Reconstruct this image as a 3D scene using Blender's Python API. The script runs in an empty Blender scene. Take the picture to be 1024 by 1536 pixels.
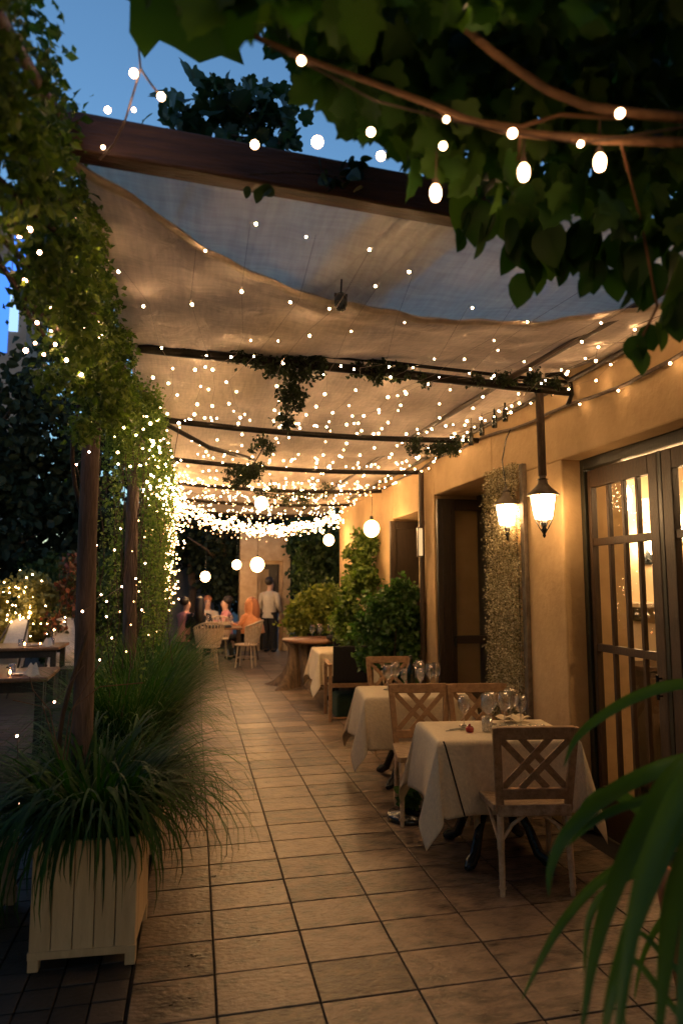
import bpy, math, random
import numpy as np
from mathutils import Vector, Matrix

random.seed(7)
rng = np.random.default_rng(11)
S = bpy.context.scene
COL = S.collection
PI = math.pi

# ------------------------------------------------------------------ camera numbers
F0, EYE = 1000.0, 1.65
PIT = math.atan(.107); YAW = math.atan(.22 * math.cos(PIT))
FW = Vector((math.sin(YAW) * math.cos(PIT), math.cos(YAW) * math.cos(PIT), math.sin(PIT)))
RT = Vector((math.cos(YAW), -math.sin(YAW), 0)); UP = RT.cross(FW)


def at(px, py, y):
    """world point seen at photo pixel (px, py) at corridor distance y"""
    d = FW + RT * ((px - 512) / F0) - UP * ((py - 768) / F0)
    return Vector((0, 0, EYE)) + d * (y / d.y)


# ------------------------------------------------------------------ object helpers
def link(o, parent=None):
    COL.objects.link(o)
    if parent is not None:
        o.parent = parent
    return o


def tag(o, label=None, cat=None, group=None, kind=None):
    if label: o['label'] = label
    if cat: o['category'] = cat
    if group: o['group'] = group
    if kind: o['kind'] = kind
    return o


def thing(name, label, cat, loc=(0, 0, 0), rz=0, group=None):
    o = bpy.data.objects.new(name, None)
    o.empty_display_size = .05
    link(o); o.location = loc; o.rotation_euler = (0, 0, rz)
    return tag(o, label, cat, group)


def copy_tree(o, parent=None):
    c = o.copy(); link(c)
    if parent is not None: c.parent = parent
    for ch in list(o.children):
        copy_tree(ch, c)
    return c


def dup(o, loc, rz, label, group=None):
    c = copy_tree(o); c.location = loc; c.rotation_euler = (0, 0, rz)
    c['label'] = label
    if group: c['group'] = group
    return c


class MB:
    def __init__(s):
        s.v = []; s.f = []; s.sm = []

    def add(s, vs, fs, smooth=False):
        k = len(s.v)
        s.v += [tuple(p) for p in vs]
        s.f += [tuple(i + k for i in f) for f in fs]
        s.sm += [smooth] * len(fs)

    def mm(s, x0, x1, y0, y1, z0, z1):
        vs = [(x0, y0, z0), (x1, y0, z0), (x1, y1, z0), (x0, y1, z0), (x0, y0, z1), (x1, y0, z1), (x1, y1, z1), (x0, y1, z1)]
        s.add(vs, [(3, 2, 1, 0), (4, 5, 6, 7), (0, 1, 5, 4), (1, 2, 6, 5), (2, 3, 7, 6), (3, 0, 4, 7)])
        return s

    def bar(s, a, b, w, t, up=(0, 0, 1), w2=None, t2=None):
        a, b = Vector(a), Vector(b); d = (b - a).normalized(); u = Vector(up)
        if abs(d.dot(u)) > .98: u = Vector((0, 1, 0))
        x = d.cross(u).normalized(); z = x.cross(d).normalized()
        w2 = w if w2 is None else w2; t2 = t if t2 is None else t2
        vs = []
        for p, ww, tt in ((a, w, t), (b, w2, t2)):
            for sx, sz in ((-1, -1), (1, -1), (1, 1), (-1, 1)):
                vs.append(p + x * (sx * ww / 2) + z * (sz * tt / 2))
        s.add(vs, [(3, 2, 1, 0), (4, 5, 6, 7), (0, 1, 5, 4), (1, 2, 6, 5), (2, 3, 7, 6), (3, 0, 4, 7)])
        return s

    def tube(s, pts, r, n=8, cap=True):
        pts = [Vector(p) for p in pts]; m = len(pts)
        rs = [r] * m if isinstance(r, (int, float)) else list(r)
        vs = []; fs = []
        t0 = (pts[1] - pts[0]).normalized()
        u = t0.orthogonal().normalized()
        for i, p in enumerate(pts):
            t = (pts[min(i + 1, m - 1)] - pts[max(i - 1, 0)])
            t = t.normalized() if t.length > 1e-9 else t0
            u = (u - t * u.dot(t)).normalized(); w = t.cross(u)
            for k in range(n):
                a = 2 * PI * k / n
                vs.append(p + (u * math.cos(a) + w * math.sin(a)) * rs[i])
        for i in range(m - 1):
            for k in range(n):
                k2 = (k + 1) % n
                fs.append((i * n + k, i * n + k2, (i + 1) * n + k2, (i + 1) * n + k))
        s.add(vs, fs, True)
        if cap:
            s.add([vs[k] for k in range(n)], [tuple(range(n - 1, -1, -1))])
            s.add(vs[-n:], [tuple(range(n))])
        return s

    def lathe(s, prof, n=16, o=(0, 0, 0), wob=None, smooth=True):
        vs = []; fs = []; m = len(prof)
        for i, (r, z) in enumerate(prof):
            for k in range(n):
                a = 2 * PI * k / n
                rr = r * (wob(a, z) if wob else 1)
                vs.append((o[0] + rr * math.cos(a), o[1] + rr * math.sin(a), o[2] + z))
        for i in range(m - 1):
            for k in range(n):
                k2 = (k + 1) % n
                fs.append((i * n + k, i * n + k2, (i + 1) * n + k2, (i + 1) * n + k))
        s.add(vs, fs, smooth)
        return s

    def sphere(s, c, r, n=12, m=8, sc=(1, 1, 1)):
        prof = [(max(1e-4, math.sin(PI * i / m)), -math.cos(PI * i / m)) for i in range(m + 1)]
        vs = []; fs = []
        for (rr, z) in prof:
            for k in range(n):
                a = 2 * PI * k / n
                vs.append((c[0] + r * sc[0] * rr * math.cos(a), c[1] + r * sc[1] * rr * math.sin(a), c[2] + r * sc[2] * z))
        for i in range(m):
            for k in range(n):
                k2 = (k + 1) % n
                fs.append((i * n + k, i * n + k2, (i + 1) * n + k2, (i + 1) * n + k))
        s.add(vs, fs, True)
        return s

    def grid(s, fn, nu, nv, smooth=True):
        vs = [fn(i / nu, j / nv) for j in range(nv + 1) for i in range(nu + 1)]
        fs = [(j * (nu + 1) + i, j * (nu + 1) + i + 1, (j + 1) * (nu + 1) + i + 1, (j + 1) * (nu + 1) + i) for j in range(nv) for i in range(nu)]
        s.add(vs, fs, smooth)
        return s

    def build(s, name, mat, parent=None, bevel=0, loc=None, label=None):
        me = bpy.data.meshes.new(name)
        me.from_pydata([tuple(p) for p in s.v], [], s.f)
        me.polygons.foreach_set('use_smooth', s.sm)
        me.update()
        me.materials.append(mat)
        o = bpy.data.objects.new(name, me)
        link(o, parent)
        if loc is not None: o.location = loc
        if bevel:
            b = o.modifiers.new('bevel', 'BEVEL'); b.width = bevel; b.segments = 2; b.limit_method = 'ANGLE'
            b.angle_limit = math.radians(50)
        if label: o['label'] = label
        return o


def mesh_np(name, V, Fc, mat, parent=None, smooth=False, loc=None):
    """V (n,3); Fc (m,k) all faces of k corners"""
    V = np.asarray(V, np.float32); Fc = np.asarray(Fc, np.int32)
    me = bpy.data.meshes.new(name)
    m, k = Fc.shape
    me.vertices.add(len(V)); me.vertices.foreach_set('co', V.ravel())
    me.loops.add(m * k); me.loops.foreach_set('vertex_index', Fc.ravel())
    me.polygons.add(m)
    me.polygons.foreach_set('loop_start', np.arange(0, m * k, k, dtype=np.int32))
    me.polygons.foreach_set('loop_total', np.full(m, k, np.int32))
    me.polygons.foreach_set('use_smooth', np.full(m, smooth))
    me.update(calc_edges=True); me.validate()
    me.materials.append(mat)
    o = bpy.data.objects.new(name, me); link(o, parent)
    if loc is not None: o.location = loc
    return o


# ------------------------------------------------------------------ leaves
# templates: lie in xy, stem at origin, tip along +y, normal +z
T_SMALL = (np.array([(0, 0, 0), (-.32, .5, .12), (0, 1, -.05), (.32, .5, .12)]), np.array([(0, 2, 1), (0, 3, 2)]))


def leaf_template(outline, curl=.15, fold=.12):
    v = [(0, .25, 0)] + [(x, y, fold * abs(x) - curl * (y ** 2)) for x, y in outline]
    n = len(outline)
    return np.array(v), np.array([(0, 1 + (i + 1) % n, 1 + i) for i in range(n)])


_h = [(0, 0), (.16, -.1), (.36, -.08), (.5, .1), (.42, .24), (.58, .38), (.62, .58), (.42, .56), (.36, .66), (.28, .86), (.1, .92)]
GRAPE = leaf_template(_h + [(0, 1.08)] + [(-x, y) for x, y in _h[:0:-1]], .22, .18)
_o = [(0, 0), (.2, .05), (.36, .22), (.42, .45), (.34, .7), (.18, .9)]
OVATE = leaf_template(_o + [(0, 1.05)] + [(-x, y) for x, y in _o[:0:-1]], .18, .2)
_r = [(0, 0), (.25, -.02), (.45, .2), (.5, .5), (.36, .82)]
ROUND = leaf_template(_r + [(0, .95)] + [(-x, y) for x, y in _r[:0:-1]], .1, .15)


def scatter(tpl, P, Yd, Nd, sc):
    """leaf positions P, tip directions Yd, normals Nd, sizes sc -> verts, faces"""
    TV, TF = tpl
    P = np.asarray(P, float); Yd = np.asarray(Yd, float); Nd = np.asarray(Nd, float); sc = np.asarray(sc, float)
    Yd = Yd / (np.linalg.norm(Yd, axis=1, keepdims=True) + 1e-9)
    X = np.cross(Yd, Nd); X /= (np.linalg.norm(X, axis=1, keepdims=True) + 1e-9)
    N = np.cross(X, Yd)
    V = P[:, None, :] + sc[:, None, None] * (TV[None, :, 0:1] * X[:, None, :] + TV[None, :, 1:2] * Yd[:, None, :] + TV[None, :, 2:3] * N[:, None, :])
    n, k = len(P), len(TV)
    Fc = TF[None, :, :] + (np.arange(n) * k)[:, None, None]
    return V.reshape(-1, 3), Fc.reshape(-1, TF.shape[1])


def rdir(n):
    d = rng.normal(size=(n, 3)); return d / np.linalg.norm(d, axis=1, keepdims=True)


def foliage(name, P, size, mat, parent=None, tpl=T_SMALL, droop=.4, jit=.35, loc=None):
    P = np.asarray(P); n = len(P)
    Y = rdir(n); Y[:, 2] -= droop
    N = rdir(n); N[:, 2] += .5
    sc = size * (1 + jit * rng.uniform(-1, 1, n))
    V, Fc = scatter(tpl, P, Y, N, sc)
    return mesh_np(name, V, Fc, mat, parent, loc=loc)


def ellipsoids(spec, n):
    """spec list of (cx,cy,cz,rx,ry,rz); points in shells, clumpy"""
    vol = np.array([a[3] * a[4] * a[5] for a in spec]) ** .7
    cnt = np.maximum(1, (n * vol / vol.sum()).astype(int))
    out = []
    for a, c in zip(spec, cnt):
        d = rdir(c); r = rng.uniform(.35, 1.0, c) ** .6
        out.append(np.array(a[:3]) + d * r[:, None] * np.array(a[3:6]))
    return np.concatenate(out)


def clumps(base, n_clump, n_leaf, r):
    """break an ellipsoid list into small random clumps so the outline is uneven"""
    c = ellipsoids(base, n_clump)
    m = len(c); k = max(1, n_leaf // m)
    rr = r * rng.uniform(.5, 1.3, m)
    P = np.repeat(c, k, axis=0) + rng.normal(size=(m * k, 3)) * np.repeat(rr, k)[:, None] * .55
    return P


def blades(P, D, L, W, bend, nseg=6):
    """curved tapering strips. P roots, D horizontal dirs (n,2), L length, W width, bend 0..1+ arch"""
    n = len(P); t = np.linspace(0, 1, nseg + 1)
    ang0 = math.radians(82)
    V = np.zeros((n, nseg + 1, 2, 3))
    pos = np.array(P, float).copy()
    ang = np.full(n, ang0) - rng.uniform(0, .45, n)
    side = np.stack([-D[:, 1], D[:, 0], np.zeros(n)], 1)
    # twist blade a little
    for i in range(nseg + 1):
        w = W * (1 - t[i] ** 2.2) * (.55 + .9 * min(t[i] * 3, 1) * .5)
        V[:, i, 0] = pos - side * (w / 2)[:, None]
        V[:, i, 1] = pos + side * (w / 2)[:, None]
        st = L / nseg
        ang = ang - bend / nseg * (.5 + t[i])
        pos = pos + np.stack([D[:, 0] * np.cos(ang) * st, D[:, 1] * np.cos(ang) * st, np.sin(ang) * st], 1)
    k = (nseg + 1) * 2
    Fq = np.array([(2 * i, 2 * i + 1, 2 * i + 3, 2 * i + 2) for i in range(nseg)])
    Fc = Fq[None] + (np.arange(n) * k)[:, None, None]
    return V.reshape(-1, 3), Fc.reshape(-1, 4)


# ------------------------------------------------------------------ materials
def newmat(name):
    m = bpy.data.materials.new(name); m.use_nodes = True
    nt = m.node_tree
    for n in list(nt.nodes): nt.nodes.remove(n)
    out = nt.nodes.new('ShaderNodeOutputMaterial')
    return m, nt, out


def N(nt, t, **kw):
    n = nt.nodes.new(t)
    for k, v in kw.items():
        if k in n.inputs.keys(): n.inputs[k].default_value = v
        else: setattr(n, k, v)
    return n


def ramp(nt, fac, stops):
    r = nt.nodes.new('ShaderNodeValToRGB')
    el = r.color_ramp.elements
    while len(el) < len(stops): el.new(.5)
    for e, (p, c) in zip(el, stops):
        e.position = p; e.color = (c[0], c[1], c[2], 1)
    nt.links.new(fac, r.inputs[0])
    return r.outputs[0]


def surf(name, c1, c2, rough=.6, scale=6, detail=6, bump=.15, bscale=None, metal=0, stretch=None, rvar=.12, spec=.5, island=0, coat=0, shift=False):
    """two-tone noise surface with bump and roughness variation, object coordinates"""
    m, nt, out = newmat(name)
    tc = N(nt, 'ShaderNodeTexCoord'); vec = tc.outputs['Object']
    mp = N(nt, 'ShaderNodeMapping')
    if stretch: mp.inputs['Scale'].default_value = stretch
    nt.links.new(vec, mp.inputs[0]); vec = mp.outputs[0]
    nz = N(nt, 'ShaderNodeTexNoise', Scale=scale, Detail=detail, Roughness=.62); nt.links.new(vec, nz.inputs['Vector'])
    if shift:                                     # each slab is cut from another piece of stone
        nz.noise_dimensions = '4D'
        gi = N(nt, 'ShaderNodeNewGeometry'); mw = N(nt, 'ShaderNodeMath', operation='MULTIPLY'); mw.inputs[1].default_value = 60
        nt.links.new(gi.outputs['Random Per Island'], mw.inputs[0]); nt.links.new(mw.outputs[0], nz.inputs['W'])
    fac = nz.outputs[0]
    if island:
        g = N(nt, 'ShaderNodeNewGeometry')
        mx = N(nt, 'ShaderNodeMix', data_type='FLOAT'); mx.inputs[0].default_value = island
        nt.links.new(fac, mx.inputs[2]); nt.links.new(g.outputs['Random Per Island'], mx.inputs[3]); fac = mx.outputs[0]
    col = ramp(nt, fac, [(.38, c1), (.62, c2)] if shift else [(.32, c1), (.68, c2)])
    b = N(nt, 'ShaderNodeBsdfPrincipled', Roughness=rough, Metallic=metal)
    b.inputs['Specular IOR Level'].default_value = spec
    if coat: b.inputs['Coat Weight'].default_value = coat
    nt.links.new(col, b.inputs['Base Color'])
    mr = N(nt, 'ShaderNodeMapRange'); mr.inputs[3].default_value = max(.03, rough - rvar); mr.inputs[4].default_value = min(1, rough + rvar)
    nt.links.new(nz.outputs[0], mr.inputs[0]); nt.links.new(mr.outputs[0], b.inputs['Roughness'])
    if bump:
        n2 = N(nt, 'ShaderNodeTexNoise', Scale=bscale or scale * 4, Detail=8); nt.links.new(vec, n2.inputs['Vector'])
        bp = N(nt, 'ShaderNodeBump', Strength=bump, Distance=.02); nt.links.new(n2.outputs[0], bp.inputs['Height'])
        nt.links.new(bp.outputs[0], b.inputs['Normal'])
    nt.links.new(b.outputs[0], out.inputs[0])
    return m


def leafmat(name, cols, trans=.35, rough=.45):
    m, nt, out = newmat(name)
    g = N(nt, 'ShaderNodeNewGeometry')
    n = len(cols)
    tc = N(nt, 'ShaderNodeTexCoord')
    nz = N(nt, 'ShaderNodeTexNoise', Scale=2.2, Detail=3); nt.links.new(tc.outputs['Object'], nz.inputs['Vector'])
    mx = N(nt, 'ShaderNodeMix', data_type='FLOAT'); mx.inputs[0].default_value = .45
    nt.links.new(g.outputs['Random Per Island'], mx.inputs[2]); nt.links.new(nz.outputs[0], mx.inputs[3])
    col = ramp(nt, mx.outputs[0], [(.15 + .7 * i / max(1, n - 1), c) for i, c in enumerate(cols)])
    b = N(nt, 'ShaderNodeBsdfPrincipled', Roughness=rough)
    b.inputs['Specular IOR Level'].default_value = .3 if rough > .45 else .5
    nt.links.new(col, b.inputs['Base Color'])
    t = N(nt, 'ShaderNodeBsdfTranslucent')
    hs = N(nt, 'ShaderNodeHueSaturation', Saturation=1.15, Value=1.3); nt.links.new(col, hs.inputs['Color']); nt.links.new(hs.outputs[0], t.inputs[0])
    ms = N(nt, 'ShaderNodeMixShader'); ms.inputs[0].default_value = trans
    nt.links.new(b.outputs[0], ms.inputs[1]); nt.links.new(t.outputs[0], ms.inputs[2])
    nt.links.new(ms.outputs[0], out.inputs[0])
    return m


def bulbglow(name, c, s, rim, rs):
    """frosted bulb: the filament shows hottest through the middle, the glass is amber at its rim"""
    m, nt, out = newmat(name)
    lw = N(nt, 'ShaderNodeLayerWeight', Blend=.5)
    f = ramp(nt, lw.outputs['Facing'], [(.25, (0, 0, 0)), (.85, (1, 1, 1))])
    cm = N(nt, 'ShaderNodeMix', data_type='RGBA'); nt.links.new(f, cm.inputs[0])
    cm.inputs[6].default_value = (c[0] * s, c[1] * s, c[2] * s, 1); cm.inputs[7].default_value = (rim[0] * rs, rim[1] * rs, rim[2] * rs, 1)
    e = N(nt, 'ShaderNodeEmission', Strength=1); nt.links.new(cm.outputs[2], e.inputs[0])
    nt.links.new(e.outputs[0], out.inputs[0])
    return m


def glow(name, c, s):
    m, nt, out = newmat(name)
    e = N(nt, 'ShaderNodeEmission', Strength=s); e.inputs[0].default_value = (*c, 1)
    nt.links.new(e.outputs[0], out.inputs[0])
    return m


def thin_glass(name, tint=(1, 1, 1), ior=1.5, rough=.01, boost=1.0, cut=False):
    m, nt, out = newmat(name)
    lw = N(nt, 'ShaderNodeLayerWeight', Blend=.5)
    pw = N(nt, 'ShaderNodeMath', operation='POWER'); pw.inputs[1].default_value = 5
    nt.links.new(lw.outputs['Facing'], pw.inputs[0])
    mu = N(nt, 'ShaderNodeMath', operation='MULTIPLY_ADD'); mu.inputs[1].default_value = .96; mu.inputs[2].default_value = .04 * boost; mu.use_clamp = True
    nt.links.new(pw.outputs[0], mu.inputs[0])
    tr = N(nt, 'ShaderNodeBsdfTransparent'); tr.inputs[0].default_value = (*tint, 1)
    gl = N(nt, 'ShaderNodeBsdfGlossy', Roughness=rough)
    if cut:
        tc = N(nt, 'ShaderNodeTexCoord'); nz = N(nt, 'ShaderNodeTexVoronoi', Scale=55); nt.links.new(tc.outputs['Object'], nz.inputs['Vector'])
        bp = N(nt, 'ShaderNodeBump', Strength=.5, Distance=.004); nt.links.new(nz.outputs[0], bp.inputs['Height']); nt.links.new(bp.outputs[0], gl.inputs['Normal'])
    ms = N(nt, 'ShaderNodeMixShader')
    nt.links.new(mu.outputs[0], ms.inputs[0]); nt.links.new(tr.outputs[0], ms.inputs[1]); nt.links.new(gl.outputs[0], ms.inputs[2])
    nt.links.new(ms.outputs[0], out.inputs[0])
    return m


def cloth(name, c, trans, streak=0, weave=180, rough=.9, bump=.25, crease=0):
    """woven cloth that lets light through; streak = folds and doubled threads that let less through"""
    m, nt, out = newmat(name)
    tc = N(nt, 'ShaderNodeTexCoord')
    mp = N(nt, 'ShaderNodeMapping'); mp.inputs['Scale'].default_value = (weave, weave * .12, weave * .12)
    nt.links.new(tc.outputs['Object'], mp.inputs[0])
    w1 = N(nt, 'ShaderNodeTexNoise', Scale=1.0, Detail=5); nt.links.new(mp.outputs[0], w1.inputs['Vector'])
    mp2 = N(nt, 'ShaderNodeMapping'); mp2.inputs['Scale'].default_value = (weave * .1, weave, weave * .1)
    nt.links.new(tc.outputs['Object'], mp2.inputs[0])
    w2 = N(nt, 'ShaderNodeTexNoise', Scale=1.0, Detail=5); nt.links.new(mp2.outputs[0], w2.inputs['Vector'])
    ad = N(nt, 'ShaderNodeMath', operation='ADD'); nt.links.new(w1.outputs[0], ad.inputs[0]); nt.links.new(w2.outputs[0], ad.inputs[1])
    big = N(nt, 'ShaderNodeTexNoise', Scale=1.6, Detail=5); nt.links.new(tc.outputs['Object'], big.inputs['Vector'])
    a2 = N(nt, 'ShaderNodeMath', operation='MULTIPLY_ADD'); a2.inputs[1].default_value = .9
    nt.links.new(big.outputs[0], a2.inputs[0]); nt.links.new(ad.outputs[0], a2.inputs[2])
    mr = N(nt, 'ShaderNodeMapRange'); mr.inputs[1].default_value = 1.0; mr.inputs[2].default_value = 1.9
    nt.links.new(a2.outputs[0], mr.inputs[0])
    col = ramp(nt, mr.outputs[0], [(.0, tuple(k * .72 for k in c)), (1, tuple(min(.9, k * 1.12) for k in c))])
    d = N(nt, 'ShaderNodeBsdfDiffuse'); nt.links.new(col, d.inputs[0])
    t = N(nt, 'ShaderNodeBsdfTranslucent'); nt.links.new(col, t.inputs[0])
    bp = N(nt, 'ShaderNodeBump', Strength=bump, Distance=.004); nt.links.new(ad.outputs[0], bp.inputs['Height'])
    if crease:
        wr = N(nt, 'ShaderNodeTexNoise', Scale=5.5, Detail=3, Distortion=1.2); nt.links.new(tc.outputs['Object'], wr.inputs['Vector'])
        b2 = N(nt, 'ShaderNodeBump', Strength=crease, Distance=.05); nt.links.new(wr.outputs[0], b2.inputs['Height'])
        nt.links.new(bp.outputs[0], b2.inputs['Normal']); bp = b2
    nt.links.new(bp.outputs[0], d.inputs['Normal'])
    ms = N(nt, 'ShaderNodeMixShader'); ms.inputs[0].default_value = trans
    if streak:
        # a gathered strip of folds, where the cloth is several layers thick
        sx = N(nt, 'ShaderNodeSeparateXYZ'); nt.links.new(tc.outputs['Object'], sx.inputs[0])
        d1 = N(nt, 'ShaderNodeMath', operation='MULTIPLY_ADD'); d1.inputs[1].default_value = .30; d1.inputs[2].default_value = -1.52
        nt.links.new(sx.outputs[1], d1.inputs[0])
        d2 = N(nt, 'ShaderNodeMath', operation='ADD'); nt.links.new(d1.outputs[0], d2.inputs[0]); nt.links.new(sx.outputs[0], d2.inputs[1])
        ab = N(nt, 'ShaderNodeMath', operation='ABSOLUTE'); nt.links.new(d2.outputs[0], ab.inputs[0])
        gz = N(nt, 'ShaderNodeMapRange', interpolation_type='SMOOTHSTEP'); gz.inputs[1].default_value = .05; gz.inputs[2].default_value = .36; gz.inputs[3].default_value = .30; gz.inputs[4].default_value = -.06
        nt.links.new(ab.outputs[0], gz.inputs[0])
        cb = N(nt, 'ShaderNodeCombineXYZ'); nt.links.new(d2.outputs[0], cb.inputs[0]); nt.links.new(sx.outputs[1], cb.inputs[1])
        mp3 = N(nt, 'ShaderNodeMapping'); mp3.inputs['Scale'].default_value = (16, 1.0, 1)
        nt.links.new(cb.outputs[0], mp3.inputs[0])
        s1 = N(nt, 'ShaderNodeTexNoise', Scale=1.0, Detail=7, Roughness=.65); nt.links.new(mp3.outputs[0], s1.inputs['Vector'])
        s2 = N(nt, 'ShaderNodeMath', operation='ADD'); nt.links.new(gz.outputs[0], s2.inputs[0]); s2.inputs[1].default_value = .5
        sm = N(nt, 'ShaderNodeMath', operation='ADD'); nt.links.new(s1.outputs[0], sm.inputs[0]); nt.links.new(s2.outputs[0], sm.inputs[1])
        r3 = N(nt, 'ShaderNodeMapRange'); r3.inputs[1].default_value = 1.02; r3.inputs[2].default_value = 1.2
        r3.inputs[3].default_value = trans; r3.inputs[4].default_value = trans * (1 - streak)
        nt.links.new(sm.outputs[0], r3.inputs[0]); nt.links.new(r3.outputs[0], ms.inputs[0])
    nt.links.new(d.outputs[0], ms.inputs[1]); nt.links.new(t.outputs[0], ms.inputs[2])
    nt.links.new(ms.outputs[0], out.inputs[0])
    return m


WARM = (1.0, .56, .22)
M = {}
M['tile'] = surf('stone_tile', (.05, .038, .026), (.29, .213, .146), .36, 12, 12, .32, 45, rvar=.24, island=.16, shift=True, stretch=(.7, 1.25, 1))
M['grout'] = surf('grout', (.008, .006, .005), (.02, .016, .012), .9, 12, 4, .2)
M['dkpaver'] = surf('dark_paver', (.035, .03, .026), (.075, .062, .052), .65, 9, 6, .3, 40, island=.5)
M['ground'] = surf('ground_soil', (.025, .022, .018), (.05, .043, .034), .9, 3, 6, .3)
M['plaster'] = surf('ochre_plaster', (.38, .25, .115), (.63, .44, .235), .85, 1.3, 12, .3, 22, rvar=.06)
M['cream'] = surf('cream_plaster', (.62, .5, .34), (.72, .6, .43), .85, 1.5, 7, .12, 40)
M['stone'] = surf('rough_stone', (.42, .27, .13), (.6, .42, .24), .85, 5, 8, .5, 18)
M['greywall'] = surf('grey_render', (.13, .12, .12), (.2, .18, .17), .9, 2, 6, .3)
M['dkwood'] = surf('dark_stained_wood', (.018, .013, .009), (.045, .03, .019), .42, 4, 6, .25, stretch=(14, 14, 1.2))
M['dkgreen'] = surf('dark_green_paint', (.012, .014, .01), (.025, .026, .018), .4, 4, 5, .12, stretch=(10, 10, 1))
M['brwood'] = surf('brown_frame_wood', (.035, .02, .011), (.075, .043, .022), .42, 5, 7, .25, stretch=(14, 14, 1.2))
M['beam'] = surf('red_brown_beam', (.05, .022, .014), (.15, .066, .038), .5, 3, 8, .4, stretch=(1.5, 14, 14))
M['chairwood'] = surf('teak', (.24, .14, .07), (.42, .26, .14), .5, 5, 7, .2, stretch=(6, 6, 6))
M['rattan'] = surf('pale_rattan', (.5, .37, .23), (.72, .57, .38), .6, 30, 4, .5, 90)
M['seat'] = surf('worn_white_seat', (.22, .14, .075), (.55, .43, .29), .7, 9, 8, .4, stretch=(2, 12, 2))
M['tablewood'] = surf('table_top_wood', (.16, .075, .03), (.30, .15, .065), .35, 4, 8, .2, stretch=(12, 1.5, 12))
M['bark'] = surf('bark', (.045, .03, .02), (.12, .08, .055), .9, 6, 9, .8, 22, stretch=(5, 5, 1))
M['post'] = surf('post_bark', (.06, .04, .03), (.17, .115, .09), .85, 6, 8, .5, 22, stretch=(6, 6, .8))
M['root'] = surf('weathered_root', (.05, .035, .022), (.22, .15, .09), .8, 4, 9, .7, 16, stretch=(5, 5, 1))
M['stem'] = surf('vine_stem', (.10, .05, .024), (.22, .11, .05), .7, 14, 6, .5, 40)
M['metal'] = surf('black_metal', (.010, .009, .008), (.03, .024, .018), .32, 12, 5, .15, metal=.7)
M['iron'] = surf('black_cast_iron', (.008, .011, .013), (.02, .024, .028), .2, 10, 5, .12, spec=.7)
M['shade'] = surf('aged_shade', (.10, .08, .06), (.22, .18, .14), .5, 14, 5, .2, metal=.3)
M['planter'] = surf('cream_painted_boards', (.52, .38, .22), (.70, .54, .33), .6, 5, 7, .2, 30, stretch=(6, 6, 1), island=.25)
M['planter_grey'] = surf('grey_painted_boards', (.3, .28, .25), (.42, .4, .36), .65, 5, 7, .2, 30, stretch=(6, 6, 1), island=.3)
M['terracotta'] = surf('terracotta', (.34, .13, .05), (.5, .21, .09), .75, 6, 6, .2)
M['soil'] = surf('potting_soil', (.012, .009, .006), (.03, .022, .015), .95, 20, 6, .6)
M['linen'] = cloth('white_linen', (.82, .71, .53), .10, weave=420, bump=.10, crease=.18)
M['whitefab'] = cloth('white_upholstery', (.72, .66, .58), .05, weave=160)
M['canopy'] = cloth('thin_canopy_cloth', (.88, .78, .66), .36, streak=.8, weave=45, bump=.6)
M['lining'] = cloth('canopy_lining_cloth', (.74, .63, .53), .22, streak=.6, weave=60, bump=.4, crease=.5)
M['hem'] = cloth('folded_hem_cloth', (.72, .60, .48), .12, weave=60, bump=.4)
M['blackfab'] = surf('black_fabric', (.006, .006, .007), (.014, .014, .015), .9, 30, 5, .3, 120)
M['greenfab'] = surf('green_fabric', (.006, .022, .012), (.014, .04, .02), .9, 20, 5, .3)
M['cable'] = surf('brown_cable', (.05, .03, .02), (.12, .075, .045), .6, 20, 4, .2)
M['lightwire'] = surf('pale_wire', (.18, .12, .09), (.3, .2, .15), .55, 20, 4, .1)
m, nt, out = newmat('drinking_glass')
_gb = N(nt, 'ShaderNodeBsdfGlass', Roughness=.02, IOR=1.28); _gl = N(nt, 'ShaderNodeBsdfGlossy', Roughness=.06); _tr = N(nt, 'ShaderNodeBsdfTransparent')
_tc = N(nt, 'ShaderNodeTexCoord'); _vz = N(nt, 'ShaderNodeTexVoronoi', Scale=75); nt.links.new(_tc.outputs['Object'], _vz.inputs['Vector'])
_bp = N(nt, 'ShaderNodeBump', Strength=.6, Distance=.004); nt.links.new(_vz.outputs[0], _bp.inputs['Height'])
nt.links.new(_bp.outputs[0], _gb.inputs['Normal']); nt.links.new(_bp.outputs[0], _gl.inputs['Normal'])
_m1 = N(nt, 'ShaderNodeMixShader'); _m1.inputs[0].default_value = .45; nt.links.new(_gb.outputs[0], _m1.inputs[1]); nt.links.new(_tr.outputs[0], _m1.inputs[2])
_m2 = N(nt, 'ShaderNodeMixShader'); _m2.inputs[0].default_value = .16; nt.links.new(_m1.outputs[0], _m2.inputs[1]); nt.links.new(_gl.outputs[0], _m2.inputs[2])
nt.links.new(_m2.outputs[0], out.inputs[0]); M['glass'] = m
M['pane'] = thin_glass('window_pane', (.92, .92, .88), 1.5, .015, 1.9)
M['bottle'] = surf('dark_bottle', (.006, .009, .006), (.014, .018, .01), .08, 8, 3, 0, spec=.8)
M['redthing'] = surf('red_glass_candle', (.25, .012, .012), (.4, .03, .02), .2, 8, 3, .1)
M['china'] = surf('white_china', (.62, .58, .52), (.72, .68, .62), .18, 8, 3, .03)
M['bulb'] = bulbglow('fairy_bulb', (1, .60, .28), 62, (1, .36, .09), 1.2)
M['bulbfront'] = bulbglow('front_fairy_bulb', (1, .60, .29), 130, (1, .36, .09), 1.2)
M['bulbswag'] = bulbglow('swag_fairy_bulb', (1, .52, .19), 9, (1, .36, .08), 1.2)
M['bulbfar'] = bulbglow('fairy_bulb_dense', (1, .54, .22), 26, (1, .36, .09), 2)
M['bulbpink'] = bulbglow('fairy_bulb_pinkish', (1, .52, .32), 42, (1, .22, .14), .9)
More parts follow.
